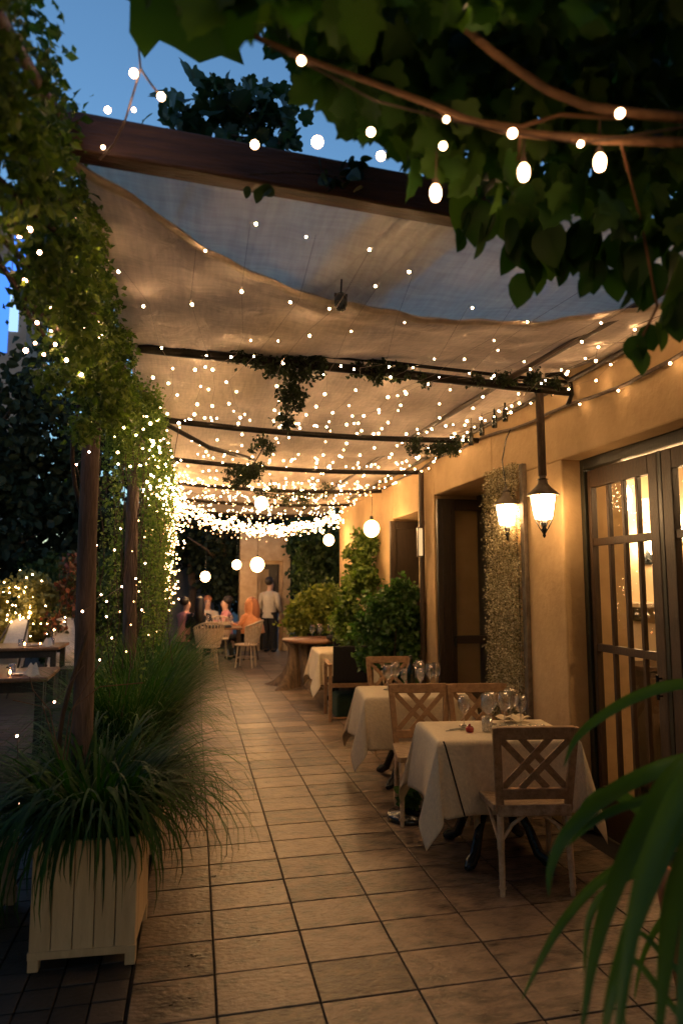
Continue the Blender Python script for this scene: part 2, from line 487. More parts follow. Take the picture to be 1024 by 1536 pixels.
M['bulbnear'] = bulbglow('festoon_bulb', (1, .60, .30), 36, (1, .34, .09), .8)
M['globe'] = bulbglow('frosted_globe', (1, .56, .22), 55, (1, .38, .09), 1.3)
M['lampglass'] = glow('lantern_glass', (1, .58, .25), 26)
M['inlamp'] = glow('interior_lamp', (1, .60, .28), 55)
M['candle'] = glow('candle_flame', (1, .36, .09), 60)
M['blue'] = glow('blue_lit_window', (.06, .22, .85), 1.1)
M['bluewhite'] = glow('pale_blue_lit_window', (.35, .6, 1.0), .9)
M['signglow'] = glow('lit_sign_face', (1, .62, .28), .6)
M['hedge'] = leafmat('hedge_leaf', [(.018, .035, .012), (.035, .065, .02), (.065, .10, .028)], .35, .6)
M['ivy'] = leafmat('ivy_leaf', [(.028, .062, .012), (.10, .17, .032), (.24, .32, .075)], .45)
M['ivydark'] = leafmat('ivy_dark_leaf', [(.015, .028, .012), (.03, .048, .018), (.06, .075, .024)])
M['moss'] = leafmat('dry_creeper_leaf', [(.07, .065, .03), (.38, .34, .2), (.95, .88, .66)], .25, .2)
M['grape'] = leafmat('grape_leaf', [(.014, .045, .009), (.035, .09, .017), (.08, .15, .028)], .4, .5)
M['vinesmall'] = leafmat('round_vine_leaf', [(.012, .03, .012), (.022, .05, .018), (.04, .075, .022)], .25, .4)
M['tree'] = leafmat('tree_leaf', [(.006, .012, .007), (.010, .02, .010), (.018, .028, .011)], .2, .7)
M['shrub'] = leafmat('shrub_leaf', [(.025, .07, .018), (.05, .13, .028), (.11, .2, .05)], .3)
M['limeshrub'] = leafmat('lime_shrub_leaf', [(.09, .13, .02), (.2, .25, .04), (.36, .38, .08)], .35)
M['strap'] = leafmat('strap_leaf', [(.008, .036, .004), (.018, .07, .006), (.045, .11, .012)], .3, .65)
M['fine'] = leafmat('fine_grass_blade', [(.010, .045, .008), (.028, .09, .014), (.06, .14, .026), (.16, .17, .06)], .35, .6)
M['fgstrap'] = leafmat('broad_strap_leaf', [(.03, .075, .014), (.055, .13, .022), (.10, .19, .04)], .35, .42)
M['redleaf'] = leafmat('red_flower', [(.02, .045, .012), (.05, .07, .02), (.10, .06, .02), (.3, .08, .04), (.4, .2, .08)], .3)
M['goldbush'] = leafmat('golden_bush_leaf', [(.10, .10, .02), (.28, .25, .06), (.5, .44, .14)], .35)
M['skin'] = surf('skin', (.5, .29, .2), (.58, .35, .25), .5, 10, 3, .05)
M['hairdk'] = surf('dark_hair', (.012, .008, .006), (.03, .02, .014), .5, 20, 4, .3)
M['hairrd'] = surf('auburn_hair', (.25, .08, .03), (.4, .15, .06), .5, 20, 4, .3, stretch=(8, 8, 1))
M['orange'] = surf('orange_shawl', (.55, .2, .07), (.7, .3, .13), .85, 8, 5, .4)
M['pinkfab'] = surf('pink_shirt', (.55, .2, .2), (.66, .3, .28), .85, 8, 5, .3)
M['whiteshirt'] = surf('white_shirt', (.42, .36, .28), (.55, .48, .38), .8, 8, 5, .3)
M['blkcloth'] = surf('black_trousers', (.006, .006, .007), (.014, .013, .013), .85, 10, 5, .3)

# ------------------------------------------------------------------ setting
tag(MB().mm(-60, 60, -12, 90, -.3, -.02).build('ground', M['ground']), kind='structure')
# dark small pavers to the left
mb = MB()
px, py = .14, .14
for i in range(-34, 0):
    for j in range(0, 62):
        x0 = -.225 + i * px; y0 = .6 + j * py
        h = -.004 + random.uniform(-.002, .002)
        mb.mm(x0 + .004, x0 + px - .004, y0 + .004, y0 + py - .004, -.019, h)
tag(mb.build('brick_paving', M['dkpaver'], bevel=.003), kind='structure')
tag(MB().mm(-.22, 2.5, -1, 17.2, -.019, -.004).build('paving_bed', M['grout']), kind='structure')
mb = MB()
W_, L_ = .404, .283
j = 0
y0 = -.62
while y0 < 17:
    for i in range(-1, 6):
        xa = max(.12 + i * W_, -.215); xb = min(.12 + (i + 1) * W_, 2.495)
        h = random.uniform(-.0008, .0012)
        mb.mm(xa + .004, xb - .004, y0 + .004, y0 + L_ - .004, -.0035, .004 + h)
    y0 += L_
pav = mb.build('tile_paving', M['tile'], bevel=.003); tag(pav, kind='structure')

# ------------------------------------------------------------------ restaurant building
XW = 2.5
bld = thing('restaurant_building', 'ochre plastered restaurant front with dark glazed doors along the terrace', 'building', (XW, 4.2, 0))


def P_(mb, name, mat, parent=bld, bevel=0, label=None):
    """build in world coordinates under a root that sits elsewhere"""
    o = mb.build(name, mat, parent, bevel, label=label)
    r = parent
    off = Vector((0, 0, 0))
    while r is not None:
        off += r.location; r = r.parent
    o.location = -off
    return o


def PP(mb, name, mat, parent, bevel=0, label=None):
    """child of a part whose own origin is at the world origin"""
    o = mb.build(name, mat, parent, bevel, label=label)
    return o


T = .5
mb = MB()
mb.mm(XW, XW + T, -3, 1.2, 0, 3.25)
mb.mm(XW, XW + T, 4.2, 5.32, 0, 2.52)
mb.mm(XW, XW + T, 1.2, 5.32, 2.52, 3.25)
mb.mm(XW, XW + T, 5.32, 6.77, 2.6, 3.25)
mb.mm(XW, XW + T, 6.77, 7.3, 0, 3.25)
mb.mm(XW, XW + T, 7.3, 8.3, 2.48, 3.25)
mb.mm(XW, XW + T, 8.3, 11.6, 0, 3.25)
P_(mb, 'wall', M['plaster'], bevel=.012)
P_(MB().mm(XW - .12, 7, -3, 11.6, 3.251, 3.4), 'roof', M['dkwood'])
# interior shell
mb = MB()
mb.mm(3.0, 6.6, 5.2, 5.3, 0, 3.2).mm(6.6, 6.7, -3, 5.3, 0, 3.2).mm(3.0, 6.6, -3.1, -3, 0, 3.2).mm(3.0, 6.6, -3, 5.2, 2.9, 3.0)
P_(mb, 'interior_wall', M['cream'])
P_(MB().mm(3.0, 6.6, -3, 5.2, -.015, .0), 'interior_floor', M['dkwood'])
mb = MB(); mb.mm(3.6, 3.7, 5.3, 9, 0, 3.2).mm(3.0, 3.6, 9.0, 9.1, 0, 3.2).mm(3.0, 3.6, 6.9, 7.2, 0, 3.2)
P_(mb, 'inner_partition', M['greywall'])


def glazed_door(y0, y1, x, z1, cols, rails, fs=.085):
    """door leaf lying in plane x between y0 (near) and y1 (far)"""
    d = .05
    mb = MB(); sw = .085
    mb.mm(x, x + d, y0, y0 + sw, .01, z1).mm(x, x + d, y1 - fs, y1, .01, z1)
    mb.mm(x, x + d, y0 + sw, y1 - fs, z1 - .12, z1).mm(x, x + d, y0 + sw, y1 - fs, .01, .32)
    o = P_(mb, 'door', M['brwood'], bevel=.006)
    g = MB()
    for r in rails: g.mm(x + .008, x + d - .008, y0 + sw, y1 - fs, r - .025, r + .025)
    zs = [.32] + [v for r in rails for v in (r - .025, r + .025)] + [z1 - .12]
    for c in cols:
        for k in range(0, len(zs), 2):
            g.mm(x + .01, x + d - .01, c - .013, c + .013, zs[k], zs[k + 1])
    PP(g, 'glazing_bar', M['brwood'], o, bevel=.003)
    PP(MB().grid(lambda u, v: (x + .025, y0 + sw + (y1 - y0 - sw - fs) * u, .32 + (z1 - .44) * v), 6, 10), 'pane', M['pane'], o)
    h = MB().tube([(x - .03, y0 + .045, .98), (x - .03, y0 + .045, 1.12)], .009, 8).tube([(x, y0 + .045, 1.0), (x - .03, y0 + .045, 1.0)], .006, 6).tube([(x, y0 + .045, 1.1), (x - .03, y0 + .045, 1.1)], .006, 6)
    PP(h, 'handle', M['iron'], o)
    return o


# frame of the wide opening
mb = MB(); xf = 2.64
mb.mm(xf, xf + .09, 4.145, 4.195, 0, 2.515).mm(xf, xf + .09, 1.3, 4.145, 2.44, 2.515).mm(xf, xf + .11, 1.205, 1.3, 0, 2.44)
P_(mb, 'door_frame', M['dkgreen'], bevel=.006)
glazed_door(3.42, 4.14, 2.66, 2.43, [3.63, 3.77, 3.93], [1.22, 1.93], .035)
glazed_door(2.72, 3.38, 2.66, 2.43, [2.89, 3.04, 3.19], [1.22, 1.93])
glazed_door(2.02, 2.68, 2.66, 2.43, [2.24, 2.44], [1.22, 1.93])
glazed_door(1.32, 1.98, 2.66, 2.43, [1.54, 1.74], [1.22, 1.93])
P_(MB().mm(2.66, 2.71, 3.385, 3.415, 0, 2.43), 'door_stop', M['dkgreen'])


def cross_leaf(yy, x0, x1, z1, glass=True):
    """door leaf standing open across the wall, facing the terrace walkway"""
    sw = .09; d = .05
    mb = MB()
    if glass:
        mb.mm(x0, x0 + .2, yy, yy + d, .02, z1).mm(x1 - .08, x1, yy, yy + d, .02, z1).mm(x0 + .2, x1 - .08, yy, yy + d, z1 - .12, z1)
        mb.mm(x0 + .2, x1 - .08, yy, yy + d, .02, .3).mm(x0 + .2, x1 - .08, yy, yy + d, 1.02, 1.1)
        mb.mm(x0 + .05, x0 + .065, yy - .012, yy, .1, z1 - .1).mm(x0 + .14, x0 + .155, yy - .012, yy, .1, z1 - .1)
    else:
        mb.mm(x0, x0 + .08, yy, yy + d, .02, z1).mm(x1 - .08, x1, yy, yy + d, .02, z1).mm(x0 + .08, x1 - .08, yy + .012, yy + d - .01, .02, z1 - .1).mm(x0 + .08, x1 - .08, yy, yy + d, z1 - .1, z1)
    o = P_(mb, 'door', M['dkwood'], bevel=.006, label='dark wooden door leaf standing open')
    if glass:
        PP(MB().mm(x0 + .2, x1 - .08, yy + .022, yy + .026, .3, 1.02).mm(x0 + .2, x1 - .08, yy + .022, yy + .026, 1.1, z1 - .12), 'pane', M['pane'], o)
    PP(MB().tube([(x0 + .17, yy - .03, 1.0), (x0 + .17, yy - .03, 1.1)], .01, 8).tube([(x0 + .17, yy, 1.05), (x0 + .17, yy - .03, 1.05)], .007, 6), 'handle', M['iron'], o)


cross_leaf(6.68, 2.505, 3.16, 2.55)
cross_leaf(8.22, 2.44, 2.98, 2.45, False)
# downpipe, upper rail, grey edge strip beside the creeper
mb = MB().tube([(2.46, 7.06, 0), (2.46, 7.06, 2.9)], .03, 10)
for z in (.5, 1.4, 2.3): mb.lathe([(.036, 0), (.036, .04)], 10, (2.46, 7.06, z))
P_(mb, 'downpipe', M['brwood'])
P_(MB().mm(2.462, 2.5, 4.70, 4.76, 0, 2.58), 'wall_trim', M['shade'], bevel=.006)

# interior furnishing seen through the panes
def interior_lamp(loc, label):
    t = thing('wall_sconce', label, 'lamp', loc)
    MB().mm(-.05, .05, -.02, 0, -.1, .1).build('back_plate', M['iron'], t, .004)
    MB().tube([(0, -.02, -.05), (0, -.09, -.08), (0, -.11, -.02)], .008, 8).build('arm', M['iron'], t)
    MB().lathe([(.02, -.02), (.05, .03), (.062, .11), (.05, .17), (.001, .19)], 14, (0, -.11, 0)).build('lamp_shade', M['inlamp'], t)


interior_lamp(at(925, 765, 5.2), 'glowing wall sconce seen through the upper panes of the glazed door')
interior_lamp(at(968, 830, 5.2), 'lower lit wall sconce on the cream wall deeper inside the dining room')
interior_lamp(at(1012, 805, 5.2), 'lit wall sconce farthest inside behind the right-hand glazed door')
t = thing('ceiling_lamp', 'round white lamp hanging inside the dining room, out of sight above the doors', 'lamp', (3.9, 3.2, 2.45))
MB().sphere((0, 0, 0), .13, 18, 12).build('lamp_shade', M['inlamp'], t)
MB().tube([(0, 0, .12), (0, 0, .449)], .006, 6).build('cord', M['iron'], t)
t = thing('wall_shelf', 'white shelf with glassware on the cream wall inside the dining room', 'shelf', (3.95, 5.05, 1.45))
MB().mm(-.35, .35, -.12, .148, 0, .035).build('board', M['china'], t, .003)
for q in (-.28, .25): MB().mm(q, q + .03, -.05, .148, -.12, 0).build('bracket', M['iron'], t)
t = thing('side_cabinet', 'dark cabinet standing against the wall inside the dining room', 'cabinet', (3.95, 4.98, 0))
MB().mm(-.42, .42, -.2, .2, .02, .95).build('body', M['dkwood'], t, .008)
MB().mm(-.44, .44, -.22, .21, .952, .985).build('top', M['brwood'], t, .004)
for sx in (-.21, .21):
    MB().mm(sx - .19, sx + .19, -.215, -.2, .1, .9).build('door', M['brwood'], t, .004)
t = thing('framed_picture', 'pale framed picture hanging inside above the dark cabinet', 'picture', (4.5, 5.19, 1.5))
MB().mm(-.14, .14, -.02, 0, -.2, .2).build('frame', M['dkwood'], t, .004)
MB().mm(-.11, .11, -.024, -.02, -.17, .17).build('canvas', M['china'], t)
t = thing('dining_table', 'round white-clothed table set inside behind the glazed doors', 'table', (4.0, 4.3, 0))
MB().lathe([(.001, .742), (.45, .742), (.46, .73), (.47, .6), (.5, .35), (.001, .345)], 28, wob=lambda a, z: 1 + (.05 * math.sin(9 * a) * max(0, (.73 - z) * 2.4))).build('tablecloth', M['linen'], t)
MB().tube([(0, 0, 0), (0, 0, .34)], .05, 10).build('pedestal', M['iron'], t)
t = thing('curtain', 'pale tied-back curtain hanging inside the glazed doors', 'curtain', (3.06, 4.62, 0))
MB().grid(lambda u, v: ((.05 * math.sin(u * 26)), u * .5 * (1 - .45 * math.exp(-((v - .45) / .2) ** 2)), .1 + 2.35 * v), 60, 24).build('drape', M['whitefab'], t)
MB().lathe([(.13, -.02), (.135, .0), (.13, .02)], 16, (0, .12, 1.12)).build('tie', M['linen'], t)

# creeper panel beside the open door
t = thing('creeper_panel', 'tall strip of dry creeper on the wall beside the open door, sparkling with tiny leaves', 'climbing plant', (2.47, 5.04, 0))
n = 30000
Pm = np.stack([rng.normal(-.03, .022, n), rng.uniform(-.28, .28, n), rng.uniform(.02, 2.6, n)], 1)
Pm[:, 1] += .015 * np.sin(Pm[:, 2] * 17) + .012 * np.sin(Pm[:, 2] * 41)
foliage('foliage', Pm, .017, M['moss'], t)
mb = MB()
for k in range(5):
    y = -.22 + .11 * k
    mb.tube([(-.012, y + .03 * math.sin(z * 3 + k), z) for z in np.linspace(0, 2.55, 14)], .006, 5)
mb.build('stem', M['bark'], t)

# ------------------------------------------------------------------ pergola frame
pg = thing('pergola', 'dark timber and pipe pergola carrying the cloth roof over the walkway', 'pergola', (-.6, 2.1, 0))
b = MB()
b.bar(at(60, 196, 2.1), at(760, 322, 2.1), .075, .13)
P_(b, 'beam', M['beam'], pg, .008)
EAVE = []
CB = [(4.0, -.36, 3.04, 2.46, 2.95), (5.5, -.36, 2.98, 2.46, 2.93), (7.1, -.36, 2.95, 2.46, 2.9), (8.7, -.36, 2.93, 2.46, 2.9), (10.3, -.36, 2.92, 2.46, 2.9), (11.9, -.36, 2.92, 2.46, 2.9)]
for k, (y, xa, za, xb, zb) in enumerate(CB):
    mb = MB()
    q = [(xa + (xb - xa) * u, y + .01 * math.sin(9 * u), za + (zb - za) * u - .05 * math.sin(PI * u) * (k > 0)) for u in np.linspace(0, 1, 14)]
    mb.tube(q, .026 if k else .03, 10)
    if k == 0:
        mb.tube([(p[0], p[1] + .02, p[2] + .075) for p in q], .013, 8)
        mb.tube([(2.3, 4.02, 3.06), (2.40, 4.0, 3.07), (2.47, 4.0, 3.03), (2.48, 4.0, 2.93), (2.45, 4.0, 2.86)], .016, 8)
    P_(mb, 'crossbar', M['metal'], pg)
P_(MB().tube([(-.3, 5.5, 2.96), (.1, 6.0, 2.86), (.55, 6.7, 2.9), (.6, 7.1, 2.93)], .022, 8), 'brace', M['metal'], pg)
P_(MB().tube([(-.52, 2.1, 3.0), (-.46, 5, 2.97), (-.4, 9, 2.9), (-.4, 13, 2.9)], .035, 8), 'eave_rail', M['post'], pg)
P_(MB().tube([(2.10, 2.2, 2.99), (2.0, 4.0, 3.0), (1.9, 7.3, 3.0), (1.9, 12, 2.98)], .02, 8), 'roof_rail', M['brwood'], pg)
P_(MB().tube([(2.47, 1.0, 3.03), (2.47, 12, 3.03)], .018, 8), 'wall_rail', M['dkwood'], pg)
for (x, y, r) in ((-.565, 3.82, .05), (-.60, 6.75, .062), (-.58, 9.6, .07), (-.58, 12.4, .07)):
    rs = np.linspace(1.15, .9, 9) * r
    P_(MB().tube([(x + .008 * math.sin(z * 2.1), y + .01 * math.cos(z * 1.7), z) for z in np.linspace(0, 3.0, 9)], list(rs), 14), 'post', M['post'], pg)
P_(MB().tube([at(-10, 10, 1.35), at(20, 62, 1.5), at(48, 110, 1.7), at(75, 155, 1.95), at(96, 186, 2.08)], [.016, .017, .017, .018, .02], 8), 'curved_strut', M['beam'], pg)

# ------------------------------------------------------------------ cloth canopy
def zc(x, y):
    z = 3.09 + .03 * math.sin(y * 1.3 + x) - .06 * math.exp(-((y - 2.1) / .25) ** 2)
    # cloth hangs between the crossbars
    k = [2.1, 4.0, 5.5, 7.1, 8.7, 10.3, 11.9, 13.5]
    for a, b_ in zip(k, k[1:]):
        if a <= y < b_:
            u = (y - a) / (b_ - a); z -= .10 * math.sin(PI * u) * (.6 + .4 * math.sin(PI * min(1, max(0, (x + .4) / 2.9))))
    z += .007 * math.sin(x * 5 + y * 2) + .004 * math.sin(x * 31 + y * 4.2)
    return z


t = thing('cloth_canopy', 'thin pale cloth roof stretched over the pergola crossbars', 'canopy', (0, 2.1, 0))
def roofcloth(u, v):
    x = -.42 + 2.9 * u; y = 2.09 + 11.4 * v ** 1.5
    g = math.exp(-((x - .74 + .30 * (y - 2.6)) / .17) ** 2) * math.exp(-max(0, y - 3.2) * 2)
    q = x + .30 * y
    return (x, y, zc(x, y) + .03 + g * (.008 * math.sin(q * 75) + .006 * math.sin(q * 118 + 1) - .008))


o = MB().grid(roofcloth, 300, 200).build('cloth', M['canopy'], t)
o.location = (0, -2.1, 0)
hemx = [-.42, -.24, -.01, .29, .61, .93, 1.63, 1.98, 2.48]; hemy = [2.08, 2.34, 2.64, 2.87, 2.97, 2.99, 2.93, 2.76, 2.45]


hemy = [max(2.08, q * .952) for q in hemy]


def hy(x):
    for k in range(len(hemx) - 1):
        if x <= hemx[k + 1]:
            u = (x - hemx[k]) / (hemx[k + 1] - hemx[k]); m = [(hemy[min(i + 1, len(hemy) - 1)] - hemy[max(i - 1, 0)]) / (hemx[min(i + 1, len(hemx) - 1)] - hemx[max(i - 1, 0)]) for i in (k, k + 1)]
            h = hemx[k + 1] - hemx[k]
            return (2 * u ** 3 - 3 * u ** 2 + 1) * hemy[k] + (u ** 3 - 2 * u ** 2 + u) * h * m[0] + (3 * u ** 2 - 2 * u ** 3) * hemy[k + 1] + (u ** 3 - u ** 2) * h * m[1]
    return hemy[-1]


def lin(u, v):
    x = -.42 + 2.9 * u; h = hy(x); y = h + (13.4 - h) * v ** 1.4
    d = y - h
    z = zc(x, y) - .012 - .055 * math.exp(-(d / .22) ** 2) + .012 * math.sin(d * 22 + 1.5 * math.sin(x * 3)) * math.exp(-d / .7) + .006 * math.sin(x * 12 - y * 5)
    return (x, y, z)


o = MB().grid(lin, 80, 280).build('lining', M['lining'], t, label='warm tan inner cloth with a sagging front hem'); o.location = (0, -2.1, 0)
mb = MB()
def hemf(u, v):
    x = -.42 + 2.9 * u; y = hy(x) + .06 * v - .015
    p = lin(u, 0)
    return (x, y, p[2] - .012 - .01 * math.sin(PI * v) + .004 * math.sin(x * 23))
o = mb.grid(hemf, 90, 6).build('hem', M['hem'], t); o.location = (0, -2.1, 0)

# small black spotlight hanging below the cloth
p = at(511, 455, 2.8)
t = thing('spotlight', 'small black spotlight hanging below the middle of the cloth roof', 'spotlight', p)
MB().lathe([(.001, .045), (.018, .045), (.03, .025), (.03, -.01), (.024, -.014), (.022, -.03), (.012, -.035), (.001, -.035)], 14).build('housing', M['iron'], t)
MB().tube([(0, 0, .04), (.004, 0, .12)], .004, 6).mm(-.03, .03, -.004, .004, .03, .045).build('bracket', M['iron'], t)

# ------------------------------------------------------------------ fairy lights
def ico(r, sub=1):
    import bmesh
    bm = bmesh.new(); bmesh.ops.create_icosphere(bm, subdivisions=sub, radius=r)
    me = bpy.data.meshes.new('bulb'); bm.to_mesh(me); bm.free()
    me.polygons.foreach_set('use_smooth', [True] * len(me.polygons))
    return me


def bulbmesh(r, mat, sub=1):
    me = ico(r, sub); me.materials.append(mat); return me


B_SM = bulbmesh(.0085, M['bulb'], 2); B_DN = bulbmesh(.0125, M['bulbfar'], 1); B_PK = bulbmesh(.0072, M['bulbpink'], 2); B_FR = bulbmesh(.0052, M['bulbfront'], 2); B_SW = bulbmesh(.0085, M['bulbswag'], 1)
B_NR = bulbmesh(.0098, M['bulbnear'], 2)


def light_string(label, cable_pts, bulbs, mesh, group=None, wire=.0018, wmat=None, cat='fairy lights', name='fairy_light_string', sizes=None, split=None):
    """a cable with every bulb its own part (the first 100), the rest as one"""
    o0 = Vector(cable_pts[0])
    t = thing(name, label, cat, o0, 0, group)
    MB().tube([Vector(p) - o0 for p in cable_pts], wire, 5).build('cable', wmat or M['cable'], t)
    for i, p in enumerate(bulbs[:100]):
        b = bpy.data.objects.new('bulb', B_FR if split and split(Vector(p)) else mesh); link(b, t); b.location = Vector(p) - o0
        s = random.uniform(.55, 1.25) if sizes is None else sizes[i]
        b.scale = (s, s, s)
    if len(bulbs) > 100:
        tv = np.array([v.co[:] for v in mesh.vertices]); tf = np.array([list(f.vertices) for f in mesh.polygons])
        Pb = np.array([list(Vector(p) - o0) for p in bulbs[100:]])
        sc = rng.uniform(.8, 1.25, len(Pb))
        V = (Pb[:, None, :] + tv[None] * sc[:, None, None]).reshape(-1, 3)
        Fc = (tf[None] + (np.arange(len(Pb)) * len(tv))[:, None, None]).reshape(-1, 3)
        o = mesh_np('bulb_cluster', V, Fc, mesh.materials[0], t, True); o['kind'] = 'stuff'
    return t


GR = 'fairy light strings under the cloth roof'
for i in range(14):
    x0 = -.24 + i * .195 + random.uniform(-.05, .05)
    pts = []; bl = []
    y = 2.2 + random.uniform(0, .5)
    while y < 11.8:
        x = x0 + .08 * math.sin(y * 1.9 + i) + random.uniform(-.05, .05)
        z = zc(x, y) - .08 - .06 * abs(math.sin(y * 2.1 + i * .7)) - random.uniform(0, .05)
        if y < 3.9 and len(bl) > 6: break
        pts.append((x, y, z + .012)); bl.append((x + random.uniform(-.04, .04), y, z))
        y += (random.uniform(.30, .52) if y < 3.9 else random.uniform(.17, .27))
    light_string('string of warm fairy lights running lengthwise under the cloth roof', pts, bl, B_SM, GR, wire=.0009, wmat=M['lightwire'], split=lambda p: p.y < 3.95)


def swag(xa, ya, za, xb, yb, zb, sag, n, jit):
    L = []
    for k in range(n):
        u = (k + random.random() * .8) / n
        L.append((xa + (xb - xa) * u + random.gauss(0, jit), ya + (yb - ya) * u + random.gauss(0, jit), za + (zb - za) * u - sag * 4 * u * (1 - u) + random.gauss(0, jit)))
    return L


def swline(xa, ya, za, xb, yb, zb, sag, m=20):
    return [(xa + (xb - xa) * u, ya + (yb - ya) * u, za + (zb - za) * u - sag * 4 * u * (1 - u)) for u in np.linspace(0, 1, m)]


for k, (ya, za, sag, n) in enumerate([(7.6, 2.86, .22, 56), (8.2, 2.84, .26, 60), (8.8, 2.8, .3, 64), (10.0, 2.75, .3, 64), (10.7, 2.72, .3, 60), (11.3, 2.7, .3, 60)]):
    a = (-.33, ya, za, 2.3, ya + .2, za + .03, sag)
    light_string('looped swag of fairy lights hanging across the far half of the walkway', swline(*a), swag(*a, int(n * .8), .03), B_SW, 'fairy light swags across the walkway')
a = (-.34, 9.2, 2.72, 2.05, 9.5, 2.62, .27)
light_string('thick dazzling garland of fairy lights swagged across the walkway, the brightest one', swline(*a), swag(*a, 520, .05), B_DN)
# cascade down the left side
pts = [(-.36, 8.4, 2.95), (-.33, 8.8, 2.72), (-.32, 9.2, 2.5), (-.3, 9.4, 2.2), (-.3, 9.5, 1.8), (-.3, 9.5, 1.3)]
bl = []
for k in range(330):
    u = random.random() ** 1.6; q = u * 5; i = min(4, int(q)); w = q - i
    s = .10 * (1 - u) + .035
    bl.append(tuple(pts[i][c] * (1 - w) + pts[i + 1][c] * w + random.gauss(0, s) for c in range(3)))
light_string('bright cascade of fairy lights falling down the ivy at the far left post', pts, bl, B_DN)
# along the left eave, in the ivy
pts = [(-.42, 3.6, 2.62), (-.36, 4.6, 2.60), (-.36, 5.6, 2.55), (-.36, 6.6, 2.62), (-.36, 7.6, 2.72), (-.35, 8.4, 2.8)]
bl = []
for k in range(170):
    u = random.random() ** .7; q = u * 5; i = min(4, int(q)); w = q - i
    bl.append((pts[i][0] * (1 - w) + pts[i + 1][0] * w + random.gauss(.03, .07), pts[i][1] * (1 - w) + pts[i + 1][1] * w + random.gauss(0, .1), pts[i][2] * (1 - w) + pts[i + 1][2] * w + random.gauss(0, .13 + .1 * (1 - u))))
light_string('fairy lights tangled in the ivy along the left eave', pts, bl, B_SM)
# hanging down among the ivy strands behind the posts
bl = []; pts = []
for k in range(26):
    y = random.uniform(5, 9); bl.append((-.48 + random.gauss(0, .09), y, random.uniform(1.0, 2.5)))
pts = [(-.45, 5, 2.6), (-.5, 6, 1.9), (-.45, 7, 1.4), (-.5, 8, 1.9), (-.45, 9, 1.2)]
light_string('loose fairy lights hanging among the ivy strands between the posts', pts, bl, B_SW)
# near vine on the left: single bulbs read off the photograph
near = [(8, 287), (22, 345), (30, 353), (18, 385), (38, 421), (69, 421), (139, 416), (126, 437), (138, 457), (146, 482), (77, 462), (56, 484), (91, 492), (91, 504), (127, 493), (138, 514), (154, 541), (122, 562), (77, 497), (100, 540)]
for k in range(22):
    near.append((random.gauss(95 + .25 * k, 42), random.uniform(300, 560)))
near = [q for q in near if q[0] > 28 and q[0] < 60 + .21 * q[1] + 20]
bl = [at(x, y, 1.5 + .006 * (x if x > 60 else x * .5) + (.6 if y > 400 else .1)) for x, y in near]
light_string('pink-white fairy lights scattered over the near vine mass at upper left', [bl[0] + Vector((-.02, .03, .05))] + [b + Vector((-.02, .05, .0)) for b in bl[1:19:3]], bl, B_PK)
post = [(145, 622), (134, 678), (115, 697), (145, 818), (172, 825), (181, 793), (152, 892), (160, 902), (124, 917), (160, 925), (183, 880), (204, 868), (168, 957), (150, 990), (213, 915), (218, 845)]
bl = [at(x, y, 3.6 if x < 140 else 4.4) for x, y in post]
light_string('pinkish fairy lights wound loosely round the first post', [bl[0], bl[1], bl[2], bl[3], bl[6], bl[8], bl[10], bl[13]], bl, B_PK, sizes=[.8] * 16)
low = [(82, 1053), (26, 1104), (30, 1205), (168, 957)]
bl = [at(x, y, 3.55) for x, y in low[:3]]
light_string('last three pinkish fairy lights trailing over the strappy plant', [bl[0] + Vector((.1, .2, .15)), bl[0], bl[1], bl[2]], bl, B_PK, sizes=[.7, .9, .8])

# cable along the wall with sparse bulbs
zw = lambda y: 2.80 + .02 * y + .012 * math.sin(y * 5) + .03 * math.sin(y * 1.3)
pts = [(2.475 + .006 * math.sin(y * 17), y, zw(y)) for y in np.linspace(1.2, 11.4, 90)]
bl = [(2.45, y, zw(y) - .03) for y in (2.2, 3.0, 3.45, 3.86, 5.9, 8.0, 9.5)]
o = light_string('thick brown twisted cable sagging along the ochre wall with a few bulbs', pts, bl, B_SM, wire=.013, wmat=M['cable'], cat='cable lights')
pts = [(2.2 + .22 * (k % 2) * .4, 2.3 + k * .16, 3.0 - .02 * (k % 3)) for k in range(34)]
light_string('fairy lights strung along the roof rail near the wall', pts, [(x, y, z - .02) for x, y, z in pts], B_SM)

# foreground festoon bulbs among the vine
fb = [(347, 42, 1.15), (452, 91, 1.15), (718, 28, 1.12), (556, 198, 1.2), (571, 234, 1.25), (669, 179, 1.15), (664, 219, 1.2), (768, 200, 1.12), (870, 216, 1.1), (929, 170, 1.05), (476, 213, 1.3), (382, 217, 1.5)]
bl = [at(*q) for q in fb]
light_string('festoon bulbs threaded through the overhead grape vine stems', [at(250, -30, 1.2), bl[0], bl[1], at(560, 150, 1.2), bl[5], bl[7], bl[8], at(1030, 190, 1.08)], bl, B_NR, wire=.0025, cat='festoon lights')
t = thing('festoon_string', 'three larger oval bulbs dangling below the overhead grape vine', 'festoon lights', at(653, 270, 1.3))
o0 = t.location.copy()
for (x, y, d) in ((785, 259, 1.2), (899, 244, 1.15), (653, 290, 1.3)):
    p = at(x, y, d) - o0
    MB().lathe([(.001, -.019), (.008, -.016), (.012, -.006), (.0125, .006), (.009, .016), (.001, .02)], 12, p).build('bulb', M['bulbnear'], t)
    MB().tube([p + Vector((0, 0, .02)), p + Vector((.004, 0, .10))], .002, 5).lathe([(.007, .014), (.007, .032)], 8, p).build('cord', M['cable'], t)
